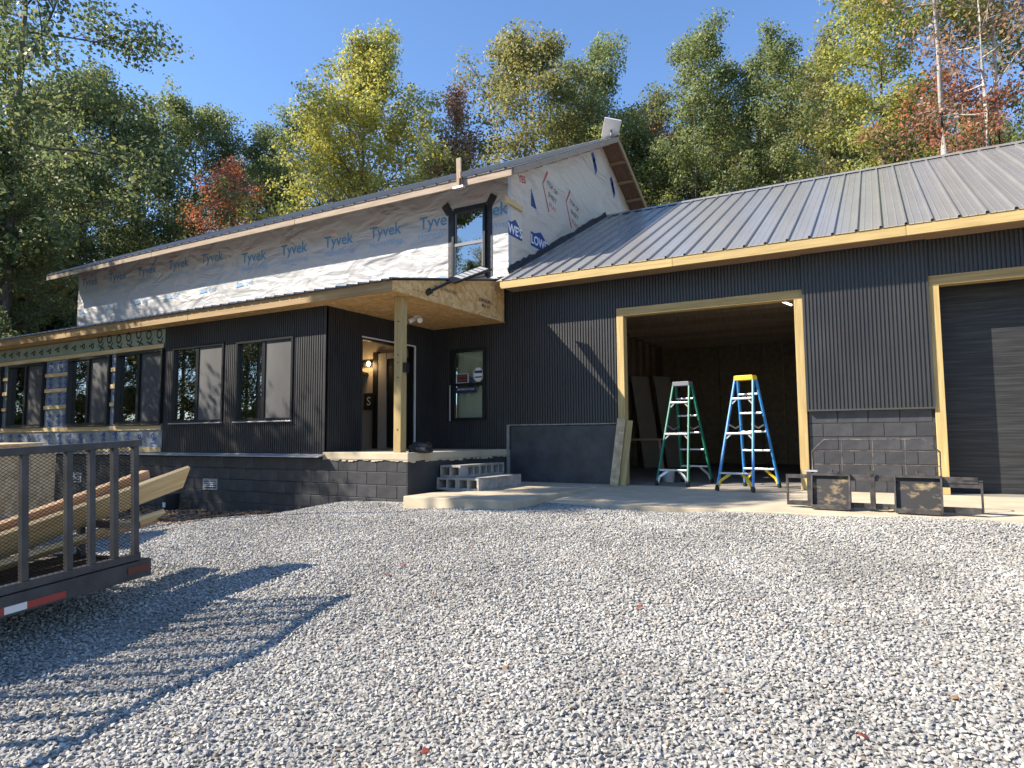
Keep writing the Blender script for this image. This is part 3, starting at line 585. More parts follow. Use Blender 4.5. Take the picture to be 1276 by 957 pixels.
# blue store panels printed on the wrap round the corner
def store(y0, y1, zb, zt, txt, ty):
    MB().prism([(y0, zb), (y1, zb), (y1, zt), ((y0*.35+y1*.65)+.1, zt+.02), ((y0+y1)/2, zt+.15), ((y0*.8+y1*.2), zt+.06), (y0, zt+.06)], 0, XU+.001, XU+.004).build('print_panel', 'ink_navy', ug)
    text(txt, 'white', ug, (XU+.006, ty, (zb+zt)/2+.02), .26, 'right', bold=.03)
store(YG+.005, 11.58, 4.76, 4.98, "WE'S", 11.30); store(11.96, 12.86, 4.78, 5.02, "LOWE'S", 12.42)
text('DUPONT', 'ink_paleblue', ug, (XU+.003, 12.1, 5.72), .14, 'right', roll=-.9); MB().prism([(11.98, 5.62), (12.24, 5.62), (12.0, 6.0)], 0, XU+.001, XU+.003).build('print_mark', 'ink_navy', ug)
for y, z in ((12.85, 6.15), (14.05, 6.12)):
    t_ = .34; MB().prism([(y-t_, z+.12), (y-t_+.04, z+.12), (y-.04, z+.46), (y-.1, z+.5)], 0, XU+.001, XU+.003).prism([(y-t_+.02, z+.12), (y-t_+.06, z+.12), (y+.0, z-.4), (y-.05, z-.42)], 0, XU+.001, XU+.003).build('print_mark', 'ink_red', ug)
    for k, s_ in enumerate(('TOP OF', 'SHEET', 'STAY')): text(s_, 'ink_black' if k < 2 else 'ink_red', ug, (XU+.003, y+.16, z+.18-k*.22), .15, 'right', roll=-.18, bold=.01)
text('YES', 'ink_red', ug, (XU+.003, 11.6, 6.05), .2, 'right', roll=.2, bold=.03)
for y, z in ((15.45, 7.75), (16.75, 7.55)):
    for k in range(3): MB().prism([(y-.14+k*.1, z+.25-k*.12), (y+k*.1, z+.35-k*.12), (y+.14+k*.06, z+.2-k*.12), (y+.02+k*.06, z+.02-k*.12)], 0, XU+.001, XU+.003).build('print_mark', 'ink_navy', ug)
# upper window with flashing tape
un = hung(-7.53, -6.74, 3.98, 5.42, YG-.03, 'glass', False, sash='grey_plastic')
MB().box(-7.45, -6.82, YG+.0005, YG+.001, 4.05, 5.35).build('dark_backing', 'rubber', un)
tpm = MB().box(-7.66, -7.535, YG-.010, YG-.002, 3.95, 5.43).build('flashing_tape', 'tape', un); MB().box(-6.735, -6.61, YG-.010, YG-.002, 3.95, 5.44).build('flashing_tape', 'tape', un); MB().box(-7.53, -6.74, YG-.008, YG-.002, 5.425, 5.49).build('flashing_tape', 'tape', un)
MB().beam((-7.62, YG-.012, 5.40), (-7.74, YG-.03, 5.60), .17, .005, (0, -1, 0)).build('tape_tail', 'tape', un); MB().beam((-6.68, YG-.012, 5.42), (-6.55, YG-.03, 5.60), .17, .005, (0, -1, 0)).build('tape_tail', 'tape', un)
# upper roof
ur = MB().prism([(YE, RZ(YE)-.05), (YRD, RZ(YRD)-.05), (2*YRD-YE, RZ(YE)-.05), (2*YRD-YE, RZ(YE)-.012), (YRD, RZ(YRD)-.012), (YE, RZ(YE)-.012)], 0, -21.9, -5.80).build('upper_roof', 'soffit_board', house)
SL = (YRD-YE+.06)/math.cos(math.atan(PITCHR))
roof_run(ur, -21.95, -5.76, YE-.06, RZ(YE-.06), PITCHR, SL)
MB().prism([(YRD, RZ(YRD)), (2*YRD-YE+.05, RZ(YE-.05)), (2*YRD-YE+.05, RZ(YE-.05)+.01), (YRD, RZ(YRD)+.01)], 0, -21.95, -5.76).build('rear_sheet', 'roof_metal', ur)
MB().prism([(YRD-.16, RZ(YRD-.16)+.025), (YRD, RZ(YRD)+.04), (YRD+.16, RZ(YRD+.16)+.025), (YRD, RZ(YRD)+.03)], 0, -21.96, -5.75).build('ridge_cap', 'roof_metal', ur)
for a, b in ((-21.9, -16.7), (-16.69, -11.4), (-11.39, -5.8)): MB().box(a, b, YE-.04, YE, ZE, RZ(YE)-.014).build('fascia_board', 'white_board', ur, bevel=.003)
for i in range(26):
    x = -21.7+i*.61; MB().prism([(YE+.001, RZ(YE)-.13), (YG-.003, RZ(YG)-.17), (YG-.003, RZ(YG)-.051), (YE+.001, RZ(YE)-.051)], 0, x, x+.04).build('rafter_tail', 'pine_y', ur)
for sgn in (0, 1):
    y0, y1 = (YE, YRD) if not sgn else (2*YRD-YE, YRD)
    MB().prism([(y0, RZ(y0)-.15), (y1, RZ(y1)-.15), (y1, RZ(y1)-.013), (y0, RZ(y0)-.013)], 0, -5.80, -5.762).build('rake_board', 'white_board' if not sgn else 'fascia', ur)
    MB().prism([(y0, RZ(y0)-.10), (y1, RZ(y1)-.10), (y1, RZ(y1)-.055), (y0, RZ(y0)-.055)], 0, XU+.001, -5.801).build('rake_soffit', 'soffit_board', ur)
    for i in range(1, 9):
        y = y0+(y1-y0)*i/9; MB().prism([(y-.02, RZ(y)-.17), (y+.02, RZ(y)-.17), (y+.02, RZ(y)-.101), (y-.02, RZ(y)-.101)], 0, XU+.002, -5.802).build('lookout', 'old_x', ur)
# garage roof
GE = 10.50; GZ = 3.555; GR = 16.25
QZ = lambda y: GZ+.17+PITCHR*(min(y, 2*GR-y)-GE)
gr = MB().prism([(GE, QZ(GE)-.05), (GR, QZ(GR)-.05), (2*GR-GE, QZ(GE)-.05), (2*GR-GE, QZ(GE)-.014), (GR, QZ(GR)-.014), (GE, QZ(GE)-.014)], 0, -6.16, XR+.4).build('garage_roof', 'pine_y', house)
roof_run(gr, -6.2, XR+.45, GE-.05, QZ(GE-.05), PITCHR, (GR-GE+.05)/math.cos(math.atan(PITCHR)))
MB().prism([(GR, QZ(GR)), (2*GR-GE+.05, QZ(GE-.05)), (2*GR-GE+.05, QZ(GE-.05)+.01), (GR, QZ(GR)+.01)], 0, -6.2, XR+.45).build('rear_sheet', 'roof_metal', gr)
MB().prism([(GR-.16, QZ(GR-.16)+.026), (GR, QZ(GR)+.045), (GR+.16, QZ(GR+.16)+.026), (GR, QZ(GR)+.03)], 0, -6.21, XR+.46).build('ridge_cap', 'roof_metal', gr)
for a, b in ((-6.12, -2.9), (-2.895, .35), (.355, XR+.4)): MB().box(a, b, GE-.038, GE, GZ, QZ(GE)-.013+0).build('fascia_board', 'treated_x', gr, bevel=.004)
MB().box(-6.12, XR+.4, GE+.001, YG-.04, GZ+.035, GZ+.047).build('soffit_panel', 'old_x', gr)
# torch-on membrane where that roof meets the gable wall
fl = MB(); n = 40; P = []
for i in range(n+1):
    y = 10.95+(GR-10.95)*i/n; hgt = .12+rng.uniform(-.025, .025)+.02*math.sin(i*.47); out = .10+rng.uniform(-.03, .03)
    P.append(((XU+.012+.01*math.sin(i*1.7), y, QZ(y)+hgt), (XU+.03, y, QZ(y)+.035), (XU+out+.12, y, QZ(y)+.03)))
fl.poly([q for p in P for q in p], [(3*i+j, 3*i+j+1, 3*i+j+4, 3*i+j+3) for i in range(n) for j in range(2)])
link('membrane_flashing', fl.mesh('membrane_flashing', 'membrane', True, False), gr)
MB().poly([(-6.55, YG-.02, 3.98), (-6.26, YG-.03, 3.96), (-6.22, YG-.25, 3.88), (-6.5, YG-.3, 3.86)], [(0, 1, 2, 3)]).build('membrane_flap', 'plastic_bag', gr)

# garage openings
for i, (a, b) in enumerate((D1, D2)):
    MB().box(a, b, YG-.06, YG+.12, 2.92, 3.06).build('door_header', 'treated_x', house, bevel=.004)
    MB().box(a, a+.125, YG-.055, YG+.12, 0, 2.92).build('door_jamb', 'treated_z', house, bevel=.004)
    MB().box(b-.125, b, YG-.055, YG+.12, 0, 2.92).build('door_jamb', 'treated_z', house, bevel=.004)
bd = MB().box(D2[0]+.1, D2[1]-.1, YG+.42, YG+.44, 0.01, 3.2).build('temporary_door', 'black_ply', house)
MB().box(D2[0]+.02, D2[0]+.12, YG+.121, YG+.44, 0, 3.2).box(D2[1]-.12, D2[1]-.02, YG+.121, YG+.44, 0, 3.2).box(D2[0]+.02, D2[1]-.02, YG+.121, YG+.44, 3.06, 3.2).build('door_reveal', 'black_ply', house)
# garage inside
GB = 20.6
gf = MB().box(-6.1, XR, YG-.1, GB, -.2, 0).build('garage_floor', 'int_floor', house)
bw = MB().box(-6.1, XR, GB, GB+.1, 0, 4.4).build('garage_inner_wall', 'int_osb', house)
lw = MB().box(-6.2, -6.1, YG+.121, GB, 0, 4.0).build('garage_inner_wall', 'int_osb', house)
rw = MB().box(XR-.1, XR, YG+.121, GB, 0, 4.0).build('garage_inner_wall', 'int_osb', house)
for i in range(17):
    x = -5.6+i*.61; MB().box(x, x+.04, GB-.09, GB-.001, 0, 3.55).build('stud', 'int_stud', bw)
MB().box(-6.1, XR-.1, GB-.13, GB-.091, 2.02, 2.2).build('ledger', 'int_stud', bw)
for i in range(14):
    y = 11.6+i*.61; MB().box(-6.099, -6.01, y, y+.04, 0, 3.55).build('stud', 'int_stud', lw)
for i in range(16):
    y = 11.4+i*.61; MB().box(-6.09, XR-.11, y, y+.04, 3.56, 3.75).build('ceiling_joist', 'int_stud', house)
MB().box(-6.09, XR-.1, YG+.14, GB, 3.751, 3.77).build('ceiling_deck', 'int_osb', house)
MB().tube([(-1.76, 13.9, 3.5), (-1.6, 14.6, 3.5)], .022, 8).build('tube_light', 'tube_light', house)

# concrete apron and step pad
ap = MB().poly([(-4.35, 8.45, -.075), (XR+1, 8.45, -.075), (XR+1, YG-.101, 0), (-6.0, YG-.101, 0), (-6.0, 10.5, -.012), (-4.35, 10.5, -.014),
                (-4.35, 8.45, -.3), (XR+1, 8.45, -.3), (XR+1, YG-.101, -.3), (-6.0, YG-.101, -.3), (-6.0, 10.5, -.3), (-4.35, 10.5, -.3)],
               [(0, 1, 2, 3, 4, 5), (0, 6, 7, 1), (1, 7, 8, 2), (2, 8, 9, 3), (3, 9, 10, 4), (4, 10, 11, 5), (5, 11, 6, 0)]).build('apron', 'concrete', bevel=.01); ap['kind'] = 'structure'
sp = MB().box(-6.02, -4.24, 7.55, 10.45, -.4, .002).build('concrete_pad', 'concrete', bevel=.015)
tag(sp, 'low cast concrete pad under the block steps beside the porch', 'concrete pad')

# ------------------------------------------------------------------ hollow block steps
def cinder(holed=True):
    L, D, H = .39, .19, .19; b = bmesh.new()
    me = bpy.data.meshes.new('hollow_block'); mb = MB()
    if holed:                                            # lying on its side, cores open to front and back
        xs = [0, .032, .179, .211, .358, L]; zs = [0, .032, .158, H]
        for i in range(5):
            for j in range(3):
                if not (j == 1 and i in (1, 3)):
                    mb.poly([(xs[i], 0, zs[j]), (xs[i+1], 0, zs[j]), (xs[i+1], 0, zs[j+1]), (xs[i], 0, zs[j+1])], [(0, 1, 2, 3)])
                    mb.poly([(xs[i], D, zs[j]), (xs[i+1], D, zs[j]), (xs[i+1], D, zs[j+1]), (xs[i], D, zs[j+1])], [(3, 2, 1, 0)])
        for i in (1, 3):
            a, c = xs[i], xs[i+1]; mb.poly([(a, 0, .032), (c, 0, .032), (c, 0, .158), (a, 0, .158), (a, D, .032), (c, D, .032), (c, D, .158), (a, D, .158)], [(0, 1, 5, 4), (1, 2, 6, 5), (2, 3, 7, 6), (3, 0, 4, 7)])
        mb.poly([(0, 0, 0), (L, 0, 0), (L, 0, H), (0, 0, H), (0, D, 0), (L, D, 0), (L, D, H), (0, D, H)], [(0, 4, 5, 1), (1, 5, 6, 2), (2, 6, 7, 3), (3, 7, 4, 0)])
        me = mb.mesh('hollow_block', 'cinder', fix=False); bm = bmesh.new(); bm.from_mesh(me); bmesh.ops.remove_doubles(bm, verts=bm.verts, dist=1e-4); bmesh.ops.recalc_face_normals(bm, faces=bm.faces); bm.to_mesh(me); bm.free()
    else: me = mb.box(0, L, 0, D, 0, H).mesh('hollow_block', 'cinder')
    return me
CH, CS = cinder(), cinder(False)
def step(me, x, y, z, rz, label, group=None):
    o = link('hollow_block', me, None, (x, y, z), (0, 0, rz)); tag(o, label, 'concrete block', group); return o
step(CH, -6.28, 8.72, .003, 0, 'grey hollow block at the bottom step corner touching the black foundation', None)
step(CH, -5.885, 8.72, .003, 0, 'grey hollow block at the outer front corner of the bottom step', None)
for i, y in enumerate((8.915, 9.31, 9.705, 10.1)):
    step(CS, -5.50, y, .003, R(90), 'plain-sided grey block along the outer edge of the bottom step', 'outer blocks of the bottom step') if y < 10 else None
    step(CS, -5.695, y, .003, R(90), 'plain grey block under the upper step', 'blocks hidden under the upper step') if y < 10 else None
    step(CS, -5.89, y, .003, R(90), 'plain grey block under the upper step', 'blocks hidden under the upper step') if y < 10 else None
step(CH, -6.27, 8.80, .1945, 0, 'grey hollow block with open cores to the front on the upper step', None)
for i in range(3): step(CH, -5.885, 9.0+i*.395, .1945, R(90), 'grey hollow block with cores facing the garage in the upper step row', 'upper step blocks in a row')

# ------------------------------------------------------------------ ladders
def ladder(name, label, loc, rz, rail, cap, gusset):
    t = thing(name, label, 'ladder', loc, rz, None); H = 1.72
    def P(sec, s, h): k = 1-h/H; return Vector((s*(.145+.135*k), sec*(.05+.47*k), h))
    for sec in (-1, 1):
        for s in (-1, 1):
            q = MB().beam(P(sec, s, .03), P(sec, s, H-.02), .026, .062 if sec > 0 else .05, (0, 1, 0)).build('rail', rail, t, bevel=.004)
            p = P(sec, s, 0); MB().beam(p, P(sec, s, .075), .036, .075, (0, 1, 0)).build('foot', 'rubber', t)
    for i in range(1, 6):
        h = i*.295; a = P(1, -1, h); b = P(1, 1, h); MB().box(a.x+.012, b.x-.012, a.y-.045, a.y+.045, h-.014, h+.014).build('tread', 'alu', t, bevel=.004)
    for h in (.26, .86, 1.40):
        a = P(-1, -1, h); b = P(-1, 1, h); MB().box(a.x+.012, b.x-.012, a.y-.035, a.y+.03, h-.015, h+.015).build('rear_brace', 'alu', t, bevel=.004)
        if h > .5:
            for s in (-1, 1):
                e = P(-1, s, h-.08); c = P(-1, s, h-.01); MB().beam((e.x-s*.014, e.y, e.z), (c.x-s*.08, c.y, c.z), .02, .02).build('gusset', 'alu', t)
    for sec, h in ((-1, .26), (1, .295)):
        for s in (-1, 1):
            e = P(sec, s, .05); c = P(sec, s, h-.012); pts = [(e.x-s*.014, e.y, e.z), (e.x*.92-s*.03, e.y*.99, .15), (c.x-s*.17, c.y, c.z)]
            MB().beam(pts[0], pts[1], .04, .012, (0, 1, 0)).beam(pts[1], pts[2], .04, .012, (0, 1, 0)).build('gusset', gusset, t)
    MB().prism([(-.155, H-.03), (-.15, H+.035), (-.14, H+.045), (.14, H+.045), (.15, H+.035), (.155, H-.03)], 1, -.09, .09).build('top_cap', cap, t, bevel=.008)
    for s in (-1, 1):
        a = P(-1, s, 1.0); b = P(1, s, 1.0); mid = (a+b)/2+Vector((0, 0, -.06)); MB().beam(a-Vector((s*.02, 0, 0)), mid-Vector((s*.02, 0, 0)), .008, .022).beam(mid-Vector((s*.02, 0, 0)), b-Vector((s*.02, 0, 0)), .008, .022).build('spreader', 'alu', t)
    return t
ladder('step_ladder', 'blue fibreglass step ladder with yellow top standing in the garage doorway', (-1.90, 10.86, 0), R(-13), 'fg_blue', 'yellow_plastic', 'yellow_plastic')
ladder('step_ladder', 'dark green fibreglass step ladder with grey top standing inside the garage', (-3.06, 11.5, 0), R(-9), 'fg_green', 'grey_plastic', 'alu')

# ------------------------------------------------------------------ loader attachment frame
def carriage():
    t = thing('loader_attachment', 'black rusty steel loader attachment frame with two plates lying before the block pier', 'attachment frame', (-.16, 8.88, -.058), R(-5))
    MB().box(-.68, 1.0, -.03, .03, .345, .415).build('cross_bar', 'worn_steel', t, bevel=.004)
    MB().box(-.92, .98, .0, .05, .03, .085).build('cross_bar', 'worn_steel', t, bevel=.004)
    for i in range(7): MB().box(-.26+i*.09, -.22+i*.09, -.03, -.001, .02, .06).build('hinge_lug', 'worn_steel', t) if i in (0, 2, 4, 5) else None
    for a, b in ((-.655, -.245), (.22, .665)):
        p = MB().poly([(a, -.10, .0), (b, -.10, .0), (b, -.035, .40), (a, -.035, .40), (a, -.085, .0), (b, -.085, .0), (b, -.02, .40), (a, -.02, .40)], [(0, 1, 2, 3), (7, 6, 5, 4), (0, 4, 5, 1), (1, 5, 6, 2), (2, 6, 7, 3), (3, 7, 4, 0)]).build('plate', 'rust_plate', t, bevel=.004)
        for x in (a, b): MB().poly([(x-.009, -.145, .02), (x-.009, -.03, .02), (x-.009, -.0, .42), (x-.009, -.075, .42), (x+.009, -.145, .02), (x+.009, -.03, .02), (x+.009, .0, .42), (x+.009, -.075, .42)], [(0, 1, 2, 3), (7, 6, 5, 4), (0, 4, 5, 1), (1, 5, 6, 2), (2, 6, 7, 3), (3, 7, 4, 0)]).build('rib', 'worn_steel', p)
        MB().beam((a, -.12, .03), (b, -.12, .03), .04, .05).build('toe_bar', 'worn_steel', p, bevel=.004)
        MB().box(a, b, -.08, -.012, .40, .425).build('top_lip', 'worn_steel', p)
        MB().box((a+b)/2-.06+.03, (a+b)/2+.09, -.07, -.02, .426, .45).build('latch', 'worn_steel', p); MB().tube([(a+.22, -.05, .43), (a+.22, -.05, .475)], .014, 8).build('pin', 'worn_steel', p)
    MB().beam((-.01, -.045, .03), (-.01, -.045, .44), .055, .03, (0, 1, 0)).build('centre_post', 'worn_steel', t, bevel=.004); MB().tube([(-.01, -.06, .43), (-.01, -.03, .43)], .04, 10).build('centre_eye', 'worn_steel', t)
    lp_ = MB().box(-.95, -.70, -.02, .03, .36, .405).box(-.95, -.70, -.02, .03, .03, .08).box(-.962, -.942, -.02, .03, .03, .405).box(-.72, -.665, -.03, .03, .02, .44).build('end_loop', 'worn_steel', t)
    rp = MB().box(.67, 1.03, -.021, .031, .30, .37).box(.67, 1.03, -.021, .031, .025, .085).box(1.018, 1.04, -.021, .031, .025, .375).build('end_loop', 'worn_steel', t)
    MB().box(-.74, -.6, -.02, .05, .44, .46).build('top_plate', 'alu', t); MB().box(.86, 1.04, -.03, .04, .371, .385).build('top_plate', 'worn_steel', t)
    gd = MB().tube([(-.66, .03, .41), (-.66, .05, .69), (-.52, .055, .83), (.52, .055, .83), (.665, .05, .69), (.665, .03, .41)], .009, 6)
    o = gd.build('guard_rail', 'rusty_rod', t)
    for z in (.69, .53): MB().tube([(-.66, .05, z), (0, .052, z+.006), (.665, .05, z)], .006, 6).build('guard_rod', 'rusty_rod', t)
    for x in (-.33, 0, .33): MB().tube([(x, .045, .41), (x+.004, .05, .83)], .006, 6).build('guard_rod', 'rusty_rod', t)
carriage()

# ------------------------------------------------------------------ trailer
TA = at(172, 548, 5.1); TN = at(0, 559, 4.15)
tdir = (TA-TN).normalized(); tside = tdir.cross(UpZ).normalized()*-1      # towards the trailer's far side
tup = tside.cross(tdir).normalized(); tup = tup if tup.z > 0 else -tup
def T(s, wd, h): return TA+tdir*s+tside*wd+tup*h                 # s along (0 = rear end), wd across, h above the top rail
gz = ground_z(TA.x, TA.y)
trailer = thing('utility_trailer', 'dark steel utility trailer with mesh sides loaded with lumber', 'trailer', (TA.x, TA.y, gz), world=True)
def tb(mb, a, b, wd, th): mb.beam(T(*a), T(*b), wd, th, tup); return mb
WT = 1.75; LT = 3.4; HB = -.98
for wd, nm in ((0, 'near'), (WT, 'far')):
    tb(MB(), (-LT, wd, -.025), (.02, wd, -.025), .05, .05).build('top_rail', 'trailer_steel', trailer, bevel=.006)
    tb(MB(), (-LT, wd, HB+.10), (0, wd, HB+.10), .05, .05).build('lower_rail', 'trailer_steel', trailer)
    tb(MB(), (-LT, wd, HB+.0), (.09, wd, HB+.0), .06, .13).build('frame_beam', 'trailer_steel', trailer, bevel=.004)
    s_ = 0; ss = [-.03, -.205, -.39, -.56]+[-.86-.28*i for i in range(9)]
    for q in ss: MB().beam(T(q, wd, HB+.125), T(q, wd, -.05), .042, .042, tside).build('upright', 'trailer_steel', trailer, bevel=.004)
    # expanded metal: slanting strands, too many and fine to pick apart
    mesh = MB(); h0, h1 = HB+.125, -.05; hh = h1-h0; pw, ph = .040, .024; off = -.012 if wd == 0 else .012
    def strand(a, b): mesh.beam(T(a[0], wd+off*-1, a[1]), T(b[0], wd+off*-1, b[1]), .0022, .0026, tside)
    span = LT; rise = ph/pw
    k0 = -int(hh/rise/pw)-1
    Lv = 1.75 if wd == 0 else 0.0
    if Lv:
        for k in range(k0, int(Lv/pw)+1):
            for sg_ in (1, -1):
                a0 = -Lv+k*pw; t0 = max(0, -Lv-a0); t1 = min(hh/rise, -a0)
                if t1-t0 > .01:
                    if sg_ > 0: strand((a0+t0, h0+t0*rise), (a0+t1, h0+t1*rise))
                    else: strand((a0+t0, h1-t0*rise), (a0+t1, h1-t1*rise))
        mo = mesh.build('mesh_panel', 'mesh_black', trailer); mo['kind'] = 'stuff'
for i, (a, b, m) in enumerate(((-1.38, -1.0, 'tape_red'), (-1.0, -.86, 'tape_white'), (-.86, -.60, 'tape_red'))):
    MB().beam(T(a, -.033, HB-.025), T(b, -.033, HB-.025), .004, .045, tup).build('reflector_tape', m, trailer)
MB().beam(T(-.12, -.033, HB+.01), T(.06, -.033, HB+.01), .004, .05, tup).build('marker', 'marker_red', trailer)
for i in range(9): MB().beam(T(-LT+.02, .1+i*.195, HB+.03), T(.02, .1+i*.195, HB+.03), .185, .035, tup).build('deck_board', 'deck_plank', trailer)
for q in (0.05, -LT): MB().beam(T(q, .031, HB), T(q, WT-.031, HB), .06, .12, tup).build('cross_member', 'trailer_steel', trailer)
HG = -.66
MB().beam(T(.02, .03, HG), T(.02, WT-.03, HG), .05, .05, tup).build('gate_bar', 'trailer_steel', trailer)
for wd in (.62, 1.2): MB().beam(T(.02, wd, HB+.06), T(.02, wd, HG-.025), .045, .045, tside).build('gate_post', 'trailer_steel', trailer)
for wd in (-.14, WT+.14):
    c = T(-2.2, wd, 0); r_ = .30; cc_ = Vector((c.x, c.y, ground_z(c.x, c.y)+r_)); a = tside.cross(UpZ).normalized()
    wh = MB(); n = 20; prof = [(-.08, .17), (-.09, .26), (-.06, .30), (.06, .30), (.09, .26), (.08, .17)]
    for j in range(n):
        t = 2*math.pi*j/n
        for o_, rr in prof: wh.v.append(tuple(cc_+tside*o_+a*math.cos(t)*rr+UpZ*math.sin(t)*rr))
    m_ = len(prof)
    for j in range(n):
        for i in range(m_-1): wh.f.append((j*m_+i, j*m_+i+1, ((j+1) % n)*m_+i+1, ((j+1) % n)*m_+i))
    wo = wh.build('wheel', 'rubber', trailer, smooth=True); MB().tube([cc_-tside*.06, cc_+tside*.06], .18, 16).build('rim', 'trailer_steel', wo)
# tongue end
MB().beam(T(-LT, .2, HB), T(-LT-1.1, WT/2, HB), .06, .09, tup).beam(T(-LT, WT-.2, HB), T(-LT-1.1, WT/2, HB), .06, .09, tup).build('tongue', 'trailer_steel', trailer)

# lumber on the trailer: each board by itself
def lumber(s0, w0, h0, s1, w1, h1, wd, th, mat, label, rollv=0, group=None):
    a = T(s0, w0, h0); b = T(s1, w1, h1); d = (b-a); L = d.length; d.normalize(); sd = d.cross(UpZ).normalized(); u = sd.cross(d)
    o = MB().box(0, L, -wd/2, wd/2, -th/2, th/2).build('lumber_board', mat, None, bevel=.004)
    M = Matrix((( d.x, sd.x, u.x, a.x), (d.y, sd.y, u.y, a.y), (d.z, sd.z, u.z, a.z), (0, 0, 0, 1))) @ Matrix.Rotation(rollv, 4, 'X'); o.matrix_world = M
    return tag(o, label, 'board', group)
def tp_(px, py, wd):
    r_ = ray(px, py); o_ = T(0, wd, 0); p = CAM+r_*((o_-CAM).dot(tside)/r_.dot(tside)); q = p-TA; return q.dot(tdir), q.dot(tup)
def plank(p0, p1, wd, w2, wid, th, mat, label, roll=0, group=None, k=.55):
    a = tp_(*p0, wd); b = tp_(*p1, w2); e = (a[0]-(b[0]-a[0])*k, max(HB+.1, a[1]-(b[1]-a[1])*k)); lumber(e[0], wd, e[1], b[0], w2, b[1], wid, th, mat, label, roll, group)
plank((0, 682), (231, 594), .45, .5, .23, .035, 'pine_x', 'widest pale pine board jutting out farthest beyond the trailer end', R(58))
plank((0, 668), (198, 596), .62, .66, .09, .04, 'old_x', 'brown plank behind the wide pale board in the trailer', R(20))
plank((0, 660), (182, 592), .74, .78, .09, .09, 'old_x', 'square brown timber behind the wide pale board', 0)
plank((0, 706), (199, 641), .36, .40, .14, .04, 'pine_x', 'narrow pale board under the wide board poking past the trailer end', R(30))
for i_ in range(4): plank((0, 712+3*i_), (178+6*((i_*7) % 3), 645+3*i_), .46+.13*i_, .48+.13*i_, .11, .04, 'old_x' if i_ != 1 else 'pine_x', 'weathered board at the bottom of the lumber pile', R(8), 'boards at the bottom of the lumber pile')

# ------------------------------------------------------------------ waste box behind the trailer
bc = at(-38, 600, 7.6); bz = ground_z(bc.x, bc.y)
crate = thing('chipboard_bin', 'open chipboard scrap bin standing behind the trailer', 'bin', (bc.x, bc.y, bz), R(28))
for a, b, nm in ((Vector((-1.0, .6)), Vector((.55, .6)), 0), (Vector((.55, .6)), Vector((.55, -.45)), 1), (Vector((-1, .6)), Vector((-1, -.45)), 2)):
    MB().beam((a.x, a.y, .62), (b.x, b.y, .62), .02, 1.2, (0, 0, 1)).build('side_panel', 'osb_pale', crate)
MB().box(.13, .55, -.46, -.44, 0, 1.18).build('front_panel', 'osb', crate); MB().box(-1.0, .13, -.459, -.441, 0, .45).build('front_panel', 'osb', crate); MB().box(.50, .56, -.5, -.44, 0, 1.22).build('corner_stud', 'pine_z', crate)
def blob(name, mat, loc, sc_, seed, label, cat, rz=0):
    bm = bmesh.new(); bmesh.ops.create_icosphere(bm, subdivisions=4, radius=1); q = random.Random(seed); ph = [q.uniform(0, 6) for _ in range(9)]
    for v in bm.verts:
        c = v.co; k = 1+.12*math.sin(4*c.x+ph[0])*math.sin(5*c.y+ph[1])+.08*math.sin(9*c.z+ph[2]+3*c.x)+.05*math.sin(15*c.x+ph[3])*math.sin(13*c.y+ph[4]+6*c.z); s3 = Vector((math.copysign(abs(c.x)**.7, c.x), math.copysign(abs(c.y)**.7, c.y), math.copysign(abs(c.z)**.7, c.z)))*k
        v.co = Vector((s3.x*sc_[0], s3.y*sc_[1], max(s3.z, -.62)*sc_[2]))
    me = bpy.data.meshes.new(name); bm.to_mesh(me); bm.free(); me.materials.append(MATS[mat]); me.polygons.foreach_set('use_smooth', [True]*len(me.polygons))
    return tag(link(name, me, None, loc, (0, 0, rz)), label, cat)
def in_crate(x, y, z): return Matrix.Translation((bc.x, bc.y, bz)) @ Matrix.Rotation(R(28), 4, 'Z') @ Vector((x, y, z))
blob('plastic_bag', 'plastic_bag', in_crate(-.3, -.05, .55), (.5, .35, .62), 3, 'big crumpled white plastic bag in the chipboard bin', 'bag', .4)
blob('tarp_bundle', 'dark_green', in_crate(-.35, -.95, .28), (.4, .35, .45), 5, 'dark green tarp bundle in front of the chipboard bin', 'tarp', .2)
o = MB().box(-1.05, .62, -.5, .35, 0, .018).build('plywood_sheet', 'osb_pale', None); o.matrix_world = Matrix.Translation((bc.x, bc.y, bz+1.225)) @ Matrix.Rotation(R(28), 4, 'Z') @ Matrix.Rotation(R(1.5), 4, 'X'); tag(o, 'loose chipboard sheet lying over the top of the scrap bin', 'sheet')

# ------------------------------------------------------------------ small things about the house
pz = on(206, 630, 1, 7.6); q0 = thing('black_bucket', 'small black bucket with white label against the foundation', 'bucket', (pz.x, 7.72, ground_z(pz.x, 7.72)))
MB().tube([(0, 0, 0), (0, 0, .02), (0, 0, .28), (0, 0, .3)], [.11, .125, .14, .145], 16).build('pail', 'rubber', q0, smooth=True); MB().box(-.05, .03, -.145, -.138, .06, .15).build('label', 'white', q0)
# planks leaned on the garage jamb
for k, (x, dx, wd, h, mt, lb) in enumerate(((-4.03, .05, .15, 1.16, 'osb_pale', 'chipboard offcut leaning on the left garage door jamb'), (-3.90, .02, .12, 1.12, 'treated_z', 'short treated plank leaning behind the chipboard offcut at the jamb'))):
    o = MB().box(-wd/2, wd/2, -.01, .01, 0, h).build('leaning_plank', mt, None, bevel=.003); o.matrix_world = Matrix.Translation((x-.03, YG-.29+k*.05, .0)) @ Matrix.Rotation(R(-10.5), 4, 'X') @ Matrix.Rotation(R(4), 4, 'Y'); tag(o, lb, 'plank')
